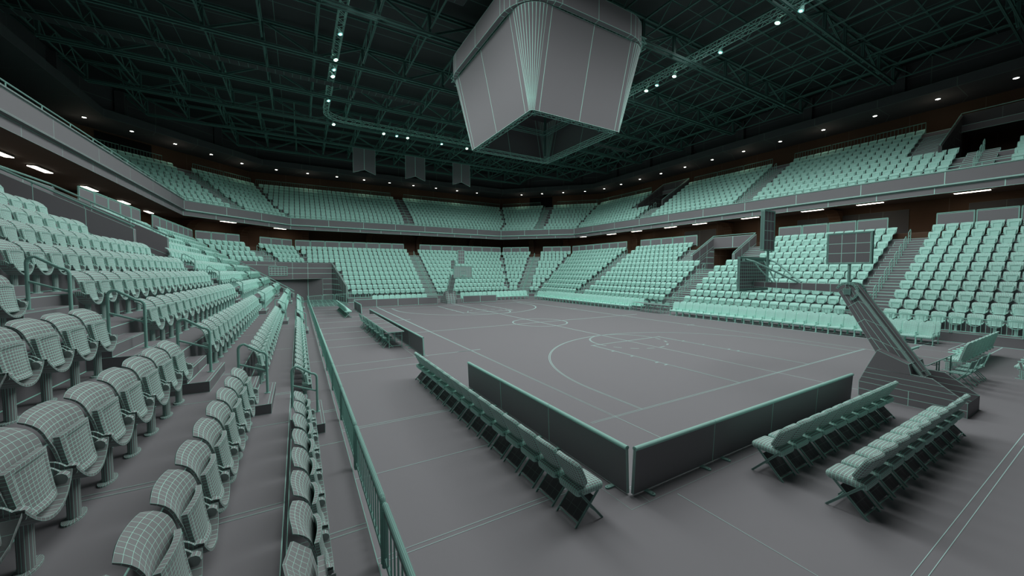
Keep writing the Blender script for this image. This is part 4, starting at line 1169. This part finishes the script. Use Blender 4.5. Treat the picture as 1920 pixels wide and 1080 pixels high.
goal(True, 'small distant basketball goal on the far baseline seen from the front')

# ------------------------------------------------------------------ hanging scoreboard
SB = empty('centre_scoreboard', (CX, CY, 11.95))
zb, ztp = 11.95, 16.65; bxh, byh = 3.26, 3.9; txh, tyh, rc = 4.34, 5.1, 1.25
def face4(axis, sgn):
    m = MB()
    if axis == 'y':
        P = lambda u, v: (CX+u*(bxh-0.2+((txh-rc)-bxh+0.2)*v), CY+sgn*(byh+(tyh-byh)*v), zb+(ztp-zb)*v)
    else:
        P = lambda u, v: (CX+sgn*(bxh+(txh-bxh)*v), CY+u*(byh-0.2+((tyh-rc)-byh+0.2)*v), zb+(ztp-zb)*v)
    us = [-1, -0.9, 0.0, 0.9, 1]
    for a, b in zip(us[:-1], us[1:]): m.quad(P(a, 0), P(b, 0), P(b, 1), P(a, 1))
    o = m.build('display_face', M['clay'], SB)
for ax in 'xy':
    for sg_ in (-1, 1): face4(ax, sg_)
for sx in (-1, 1):
    for sy in (-1, 1):
        m = MB(); N_ = 10
        top = [(CX+sx*(txh-rc+rc*cos(a)), CY+sy*(tyh-rc+rc*sin(a)), ztp) for a in [pi/2*i/N_ for i in range(N_+1)]]
        bot = [(CX+sx*(bxh-0.2+0.2*cos(a)), CY+sy*(byh-0.2+0.2*sin(a)), zb) for a in [pi/2*i/N_ for i in range(N_+1)]]
        m.grid([bot, top]); m.build('corner_fan', M['clay'], SB)
def rrect(hx, hy, r, z, n=9):
    P = []
    for cx, cy, a0 in ((hx-r, hy-r, 0), (-hx+r, hy-r, 90), (-hx+r, -hy+r, 180), (hx-r, -hy+r, 270)):
        for i in range(n+1):
            a = rad(a0+90*i/n); P.append((CX+cx+r*cos(a), CY+cy+r*sin(a), z))
    Q = []
    for i, p in enumerate(P):   # split the straights
        Q.append(p); q = P[(i+1) % len(P)]
        if math.dist(p, q) > 1.5: Q.append(tuple((a+b)/2 for a, b in zip(p, q)))
    return Q
m = MB(); hx, hy, r = 4.70, 5.42, 2.3; ZR = 16.7
m.grid([rrect(hx, hy, r, ZR), rrect(hx, hy, r, ZR+1.2)], closed_v=True); m.grid([rrect(hx-.3, hy-.3, r-.3, ZR), rrect(hx, hy, r, ZR)], closed_v=True)
m.grid([rrect(hx, hy, r, ZR+1.2), rrect(hx-.3, hy-.3, r-.3, ZR+1.2)], closed_v=True); m.grid([rrect(hx-.3, hy-.3, r-.3, ZR+1.2), rrect(hx-.3, hy-.3, r-.3, ZR)], closed_v=True)
m.build('ring_display', M['clay'], SB)
def lattice(m, a, b, w=0.3, r=0.025, step=0.35, k=4):
    a, b = Vector(a), Vector(b); d = (b-a); L_ = d.length; d.normalize()
    up = Vector((0, 0, 1)); sd = d.cross(up).normalized()
    cs = [a+sd*sx*w/2+up*sz*w/2 for sx, sz in ((-1, -1), (1, -1), (1, 1), (-1, 1))]
    for c in cs: m.tube([c, c+d*L_], r, k, caps=False)
    n = max(1, round(L_/step))
    for i in range(n):
        for j in range(4):
            p, q = cs[j], cs[(j+1) % 4]
            if i % 2: p, q = q, p
            m.tube([p+d*L_*i/n, q+d*L_*(i+1)/n], r*0.6, 3, caps=False)
ix, iy = bxh-0.25, byh-0.25
for i, (a, b) in enumerate((((-ix, -iy), (ix, -iy)), ((ix, -iy), (ix, iy)), ((ix, iy), (-ix, iy)), ((-ix, iy), (-ix, -iy)))):
    m = MB(lp=0.6); lattice(m, (CX+a[0], CY+a[1], zb+0.12), (CX+b[0], CY+b[1], zb+0.12), 0.26, 0.02, 0.36); m.build('bottom_truss', M['rig'], SB)
    m = MB(lp=0.6); lattice(m, (CX+a[0]*0.8, CY+a[1]*0.8, zb+1.9), (CX+b[0]*0.8, CY+b[1]*0.8, zb+1.9), 0.26, 0.02, 0.36); m.build('inner_truss', M['truss'], SB)
for sx in (-1, 1):
    for sy in (-1, 1):
        m = MB(lp=0.6); lattice(m, (CX+sx*ix*0.8, CY+sy*iy*0.8+0.01, zb+0.3), (CX+sx*ix*0.8+0.01, CY+sy*iy*0.8, zb+1.9), 0.26, 0.02, 0.36) if False else m.beam((CX+sx*ix*0.8, CY+sy*iy*0.8, zb+0.2), (CX+sx*ix*0.8, CY+sy*iy*0.8, 17.2), 0.12); m.build('inner_post', M['truss'], SB)
m = MB(); m.quad((CX-bxh, CY-byh, zb+3.2), (CX+bxh, CY-byh, zb+3.2), (CX+bxh, CY+byh, zb+3.2), (CX-bxh, CY+byh, zb+3.2), cell=2.2); m.build('inner_ceiling', M['dark'], SB)
m = MB(lp=0.6)
for sx in (-1, 1):
    lattice(m, (CX+sx*4.2, CY-4.8, 16.95), (CX+sx*4.2, CY+4.8, 16.95), 0.3, 0.025, 0.4); lattice(m, (CX-4.0, CY+sx*5.0, 16.95), (CX+4.0, CY+sx*5.0, 16.95), 0.3, 0.025, 0.4)
m.build('ring_truss', M['rig'], SB)
for sx in (-1, 1):
    for sy in (-1, 1):
        m = MB(); m.tube([(CX+sx*3, CY+sy*4, 16.5), (CX+sx*3, CY+sy*4, 18.8)], 0.03, 5); m.build('suspension_cable', M['truss'], SB)
tag(SB, 'large grey four sided scoreboard hanging over the centre of the court', 'scoreboard')

# ------------------------------------------------------------------ roof steelwork
TY = [5.0+6.43*i for i in range(-3, 8)]
def xspan(y):
    """extent of the roof opening at this y"""
    o = 16.6; x0, x1 = XL(o), XR(o); s_ = SS(o)
    if y > x0+s_: x0 = y-s_; x1 = W-x0
    return x0, x1
ti = 0
for y in TY:
    if y > 52: continue
    x0, x1 = xspan(y); zb_, zt_ = 18.75, 20.25
    ti += 1
    t = empty('roof_truss', ((x0+x1)/2, y, zb_))
    m = MB(lp=0.8)
    for dy in (-0.17, 0.17): m.beam((x0+1.6, y+dy, zb_), (x1-1.6, y+dy, zb_), 0.09, 0.16, cell=(None, 3.2))
    m.build('bottom_chord', M['truss'], t)
    m = MB(lp=0.8)
    for dy in (-0.17, 0.17): m.beam((x0, y+dy, zt_), (x1, y+dy, zt_), 0.09, 0.16, cell=(None, 3.2))
    m.build('top_chord', M['truss'], t)
    m = MB(lp=0.8); n = round((x1-x0-3.2)/3.2); L_ = (x1-x0-3.2)/n
    for i in range(n+1):
        x = x0+1.6+L_*i; m.beam((x, y, zb_), (x, y, zt_), 0.16, 0.2, cell=None)
        if i < n:
            a, b = ((x, y, zb_), (x+L_, y, zt_)) if i % 2 else ((x, y, zt_), (x+L_, y, zb_)); m.beam(a, b, 0.1, 0.14)
    m.beam((x0+1.6, y, zb_), (x0, y, zt_), 0.14); m.beam((x1-1.6, y, zb_), (x1, y, zt_), 0.14)
    m.build('web', M['truss'], t)
    for x in (x0-0.2, x1+0.2):
        m = MB(lp=0.8); m.box(x-0.35, x+0.35, y-0.35, y+0.35, 18.0, 20.4); m.build('end_stub', M['dark'], t)
    tag(t, 'dark steel roof truss spanning the hall, %s from the camera end' % ordw(ti), 'roof truss', 'main roof trusses')
ji = 0
for bi, (ya, yb_) in enumerate(zip(TY[:-1], TY[1:])):
    if yb_ > 52: continue
    x0, x1 = xspan(yb_); n = round((x1-x0-3.2)/3.2); L_ = (x1-x0-3.2)/n; cnt = 0
    for i in range(n+1):
        x = x0+1.6+L_*i
        if not (in_view(x, ya, 19.5, 150) or in_view(x, yb_, 19.5, 150) or in_view(x, (ya+yb_)/2, 19.5, 150)): continue
        cnt += 1; ji += 1
        m = MB(lp=0.8)
        m.beam((x, ya, 20.2), (x, yb_, 20.2), 0.09, 0.10); 
        zl = 19.05
        m.beam((x, ya+0.25, zl), (x, yb_-0.25, zl), 0.08, 0.08)
        seg = 6; l_ = (yb_-ya)/seg
        for q in range(seg):
            a, b = ((x, ya+l_*q, 20.15), (x, ya+l_*(q+1), zl)) if q % 2 == 0 else ((x, ya+l_*q, zl), (x, ya+l_*(q+1), 20.15)); m.beam(a, b, 0.045)
        o = m.build('roof_joist', M['truss'], org=(x, ya, zl))
        tag(o, 'thin lattice roof joist in bay %s from the camera, %s from the left' % (ordw(bi+1), ordw(cnt)), 'roof joist', 'lattice roof joists')
# horizontal bracing rods, two long runs between trusses
pi_ = 0
for bi, (ya, yb_) in enumerate(zip(TY[:-1], TY[1:])):
    if yb_ > 52: continue
    x0, x1 = xspan(yb_); pi_ += 1; ym = (ya+yb_)/2
    m = MB(lp=0.7); m.beam((x0+1, ym, 20.32), (x1-1, ym, 20.32), 0.09, 0.09)
    tag(m.build('roof_purlin', M['truss'], org=(CX, ym, 20.3)), 'thin steel purlin running under the roof deck in bay %s from the camera' % ordw(bi+1), 'purlin', 'roof purlins')
# walkway grating in the roof
for i, (ya, xa, xb) in enumerate(((13.2, -13, 2.0), (27.0, -22, 3.5), (27.0, 12, 30))):
    m = MB(lp=0.8); m.quad((xa, ya, 18.45), (xb, ya, 18.45), (xb, ya+0.7, 18.45), (xa, ya+0.7, 18.45), cell=(0.55, None))
    m.quad((xa, ya, 18.47), (xa, ya+0.7, 18.47), (xb, ya+0.7, 18.47), (xb, ya, 18.47))
    tag(m.build('catwalk', M['roof'], org=((xa+xb)/2, ya, 18.45)), 'dark roof catwalk grating hung among the trusses, %s' % ['closest to camera', 'on the left further back', 'on the right further back'][i], 'catwalk')

# lighting truss: rounded rectangle of box truss
RX, RY0, RY1, RR = 11.4, -7.5, 36.3, 1.9
def rig_path():
    P = [(CX-RX, RY0), (CX-RX, RY1-RR)]
    P += [(CX-RX+RR*(1-cos(a)), RY1-RR+RR*sin(a)) for a in [pi/2*i/5 for i in range(1, 6)]]
    P += [(CX+RX-RR, RY1)]
    P += [(CX+RX-RR+RR*sin(a), RY1-RR+RR*cos(a)) for a in [pi/2*i/5 for i in range(1, 6)]]
    P += [(CX+RX, RY0)]
    return P
P = rig_path()
RG = empty('lighting_truss', (CX, RY1, 19.0))
m = MB(lp=0.6)
for a, b in zip(P[:-1], P[1:]): lattice(m, (*a, 19.05), (*b, 19.05), 0.42, 0.03, 0.42)
m.build('box_truss', M['rig'], RG)
m = MB()
for y in TY:
    if RY0 < y < RY1:
        for x in (CX-RX, CX+RX): m.tube([(x, y, 19.2), (x, y, 20.2)], 0.02, 4)
m.build('hanger', M['truss'], RG)
tag(RG, 'green lattice lighting truss looped under the roof around the scoreboard', 'lighting truss')
# lamps seen on the truss, then the unseen floods that do the lighting
LN = bpy.data.lights
def stage_lamp(x, y, blue, i, lab):
    t = empty('stage_light', (x, y, 18.6))
    aim = (Vector((CX, CY, 0))-Vector((x, y, 18.6))); aim = Vector((aim.x*0.35, aim.y*0.35, -14)).normalized()
    tip = Vector((x, y, 18.45)); back = tip-aim*0.30
    m = MB(lp=0.8); rows = []
    sd = aim.cross(Vector((0, 0, 1))).normalized(); up = sd.cross(aim)
    for dd, r_ in ((0, 0.16), (0.1, 0.15), (0.18, 0.10), (0.30, 0.08)):
        rows.append([tuple(tip-aim*dd+sd*r_*cos(2*pi*j/12)+up*r_*sin(2*pi*j/12)) for j in range(12)])
    m.grid(rows, closed_v=True); m.build('housing', M['rig'], t)
    lr = 0.085 if blue else 0.12
    m = MB(); m.tube([tuple(back), (x, y, 18.80)], 0.02, 5); m.build('clamp', M['rig'], t)
    m = MB(); c = m.pt(tuple(tip)); 
    ring = [m.pt(tuple(tip+aim*0.012+sd*lr*cos(2*pi*j/14)+up*lr*sin(2*pi*j/14))) for j in range(14)]
    for j in range(14): m.face((c, ring[j], ring[(j+1) % 14]))
    m.build('lens', M['lampb' if blue else 'lamp'], t)
    tag(t, lab, 'stage light', 'stage lights on the lighting truss')
LAMPS = [(-3.78, 20.1, 1), (-3.78, 23.4, 0), (-3.78, 24.9, 1), (-3.78, 26.0, 0), (-3.78, 30.7, 1), (-2.95, 36.3, 0), (2.0, 36.4, 0), (3.4, 36.4, 1), (4.6, 36.4, 0), (8.6, 36.4, 1), (11.8, 36.4, 0),
         (19.02, 4.5, 1), (19.02, 5.7, 0), (19.02, 9.2, 1), (19.02, 12.8, 0), (19.02, 14.4, 1), (19.02, 15.45, 0)]
for i, (x, y, bl) in enumerate(LAMPS):
    side = 'left run' if i < 5 else 'far run' if i < 11 else 'right run'; j = i+1 if i < 5 else i-4 if i < 11 else i-10
    stage_lamp(x, y, bl, i, '%s glowing stage light, %s along the %s of the lighting truss' % ('bluish' if bl else 'white', ordw(j), side))
# the light itself: unseen flood spots added just inside the lighting truss
floods = []
for y in (3.0, 10.2, 17.5, 24.8, 32.2):
    for x in (CX-RX+0.8, CX+RX-0.8): floods.append((x, y))
floods += [(CX-3.8, -0.6), (CX+3.8, -0.6)]  # pair added away from the truss to brighten the scoreboard's near face
for i, (x, y) in enumerate(floods):
    ld = LN.new('unseen_flood', 'SPOT'); ld.energy = LAMP_W; ld.spot_size = rad(172); ld.spot_blend = 0.45; ld.shadow_soft_size = LAMP_R; ld.color = (0.97, 1.0, 1.0)
    lo_ = bpy.data.objects.new('unseen_flood', ld); COL.objects.link(lo_); lo_.location = (x, y, 18.2)
    aim = Vector((0, 0, -16)); lo_.rotation_euler = aim.to_track_quat('-Z', 'Y').to_euler()

# ------------------------------------------------------------------ small lamps in the soffits
SL = []
for y in [-4.57+3.73*i for i in range(13)]: SL.append((38.2, y))
for f_ in (0.12, 0.34, 0.56, 0.78): 
    SL.append(tuple(s_of('B', 17.16, 1-f_)))
for x in [21.14-3.73*i for i in range(9)]: SL.append((x, 53.85))
for f_ in (0.12, 0.34, 0.56, 0.78, 0.98): SL.append(tuple(s_of('A', 17.16, 1-f_)))
lm = None; n_ = 0
def puck(x, y, lab):
    t = empty('soffit_downlight', (x, y, 17.25))
    m = MB(); m.tube([(x, y, 17.20), (x, y, 17.25)], 0.17, 12); m.build('trim_ring', M['dark'], t)
    m = MB(); c = m.pt((x, y, 17.19)); rg = [m.pt((x+0.14*cos(2*pi*j/12), y+0.14*sin(2*pi*j/12), 17.19)) for j in range(12)]
    for j in range(12): m.face((c, rg[j], rg[(j+1) % 12]))
    m.build('lens', M['lamp'], t); tag(t, lab, 'downlight', 'downlights in the upper soffit')
for i, p in enumerate(SL): puck(p[0], p[1], 'tiny bright downlight in the upper soffit, %s counting from the right edge' % ordw(i+1))
for (x, y) in SL[::2]:
    ld = LN.new('downlight', 'POINT'); ld.energy = 7; ld.shadow_soft_size = 0.15; ld.color = (1.0, 0.85, 0.66)
    lo_ = bpy.data.objects.new('downlight_glow', ld); COL.objects.link(lo_); lo_.location = (x, y, 16.1)
ST = [((33.0, y), 'R') for y in (-5.2, 0.05, 5.2, 9.0, 14.2, 19.6, 23.4, 28.6, 33.2)]+[((-18.05, y), 'L') for y in (14.6, 17.6, 20.0, 23.2, 28.5, 34.0, 39.5)]
STp = [(p, s_) for p, s_ in ST]+[((31.95, 38.6), 'B'), ((-12.9, 44.3), 'A'), ((-8.3, 48.9), 'A')]
for i, ((x, y), s_) in enumerate(STp):
    O, A_ = side_frame(s_); t = empty('strip_light', (x, y, 8.85))
    a, b = (x-A_[0]*0.78, y-A_[1]*0.78, 8.785), (x+A_[0]*0.78, y+A_[1]*0.78, 8.785)
    m = MB(); m.beam((a[0], a[1], 8.82), (b[0], b[1], 8.82), 0.36, 0.05); m.build('housing', M['soffit'], t)
    m = MB(); m.beam(a, b, 0.30, 0.03); m.build('tube', M['strip'], t)
    wn = dict(R='right', L='left', A='far left corner', B='far right corner')[s_]
    tag(t, 'bright strip light under the balcony, %s side, %s one counting anticlockwise' % (wn, ordw(i+1)), 'strip light', 'strip lights under the balcony')
    ld = LN.new('strip', 'AREA'); ld.shape = 'RECTANGLE'; ld.size = 1.5; ld.size_y = 0.3; ld.energy = 13; ld.color = (1.0, 0.86, 0.68)
    lo_ = bpy.data.objects.new('strip_glow', ld); COL.objects.link(lo_); lo_.location = (x, y, 8.765); lo_.rotation_euler = (0, 0, math.atan2(A_[1], A_[0]))

# ------------------------------------------------------------------ banners
for i, x0 in enumerate((-0.3, 6.1, 12.7)):
    x1 = x0+2.65; y = 43.6; zt_, zb_, zn = 18.7, 15.62, 16.1
    t = empty('swallowtail_banner', ((x0+x1)/2, y, zb_)); xm = (x0+x1)/2; m = MB(lp=0.7)
    for yy in (y-0.02, y+0.02):
        for a, b in ((x0, xm), (xm, x1)):
            za, zb2 = (zb_, zn) if a == x0 else (zn, zb_)
            m.quad((a, yy, za), (b, yy, zb2), (b, yy, zt_), (a, yy, zt_))
    m.build('cloth', M['clay'], t)
    m = MB(); m.tube([(x0-0.05, y, zt_), (x1+0.05, y, zt_)], 0.04, 6); m.build('hanging_bar', M['truss'], t)
    tag(t, 'grey swallowtail banner hanging from the roof, %s of the three' % ['left', 'middle', 'right'][i], 'banner', 'hanging banners')
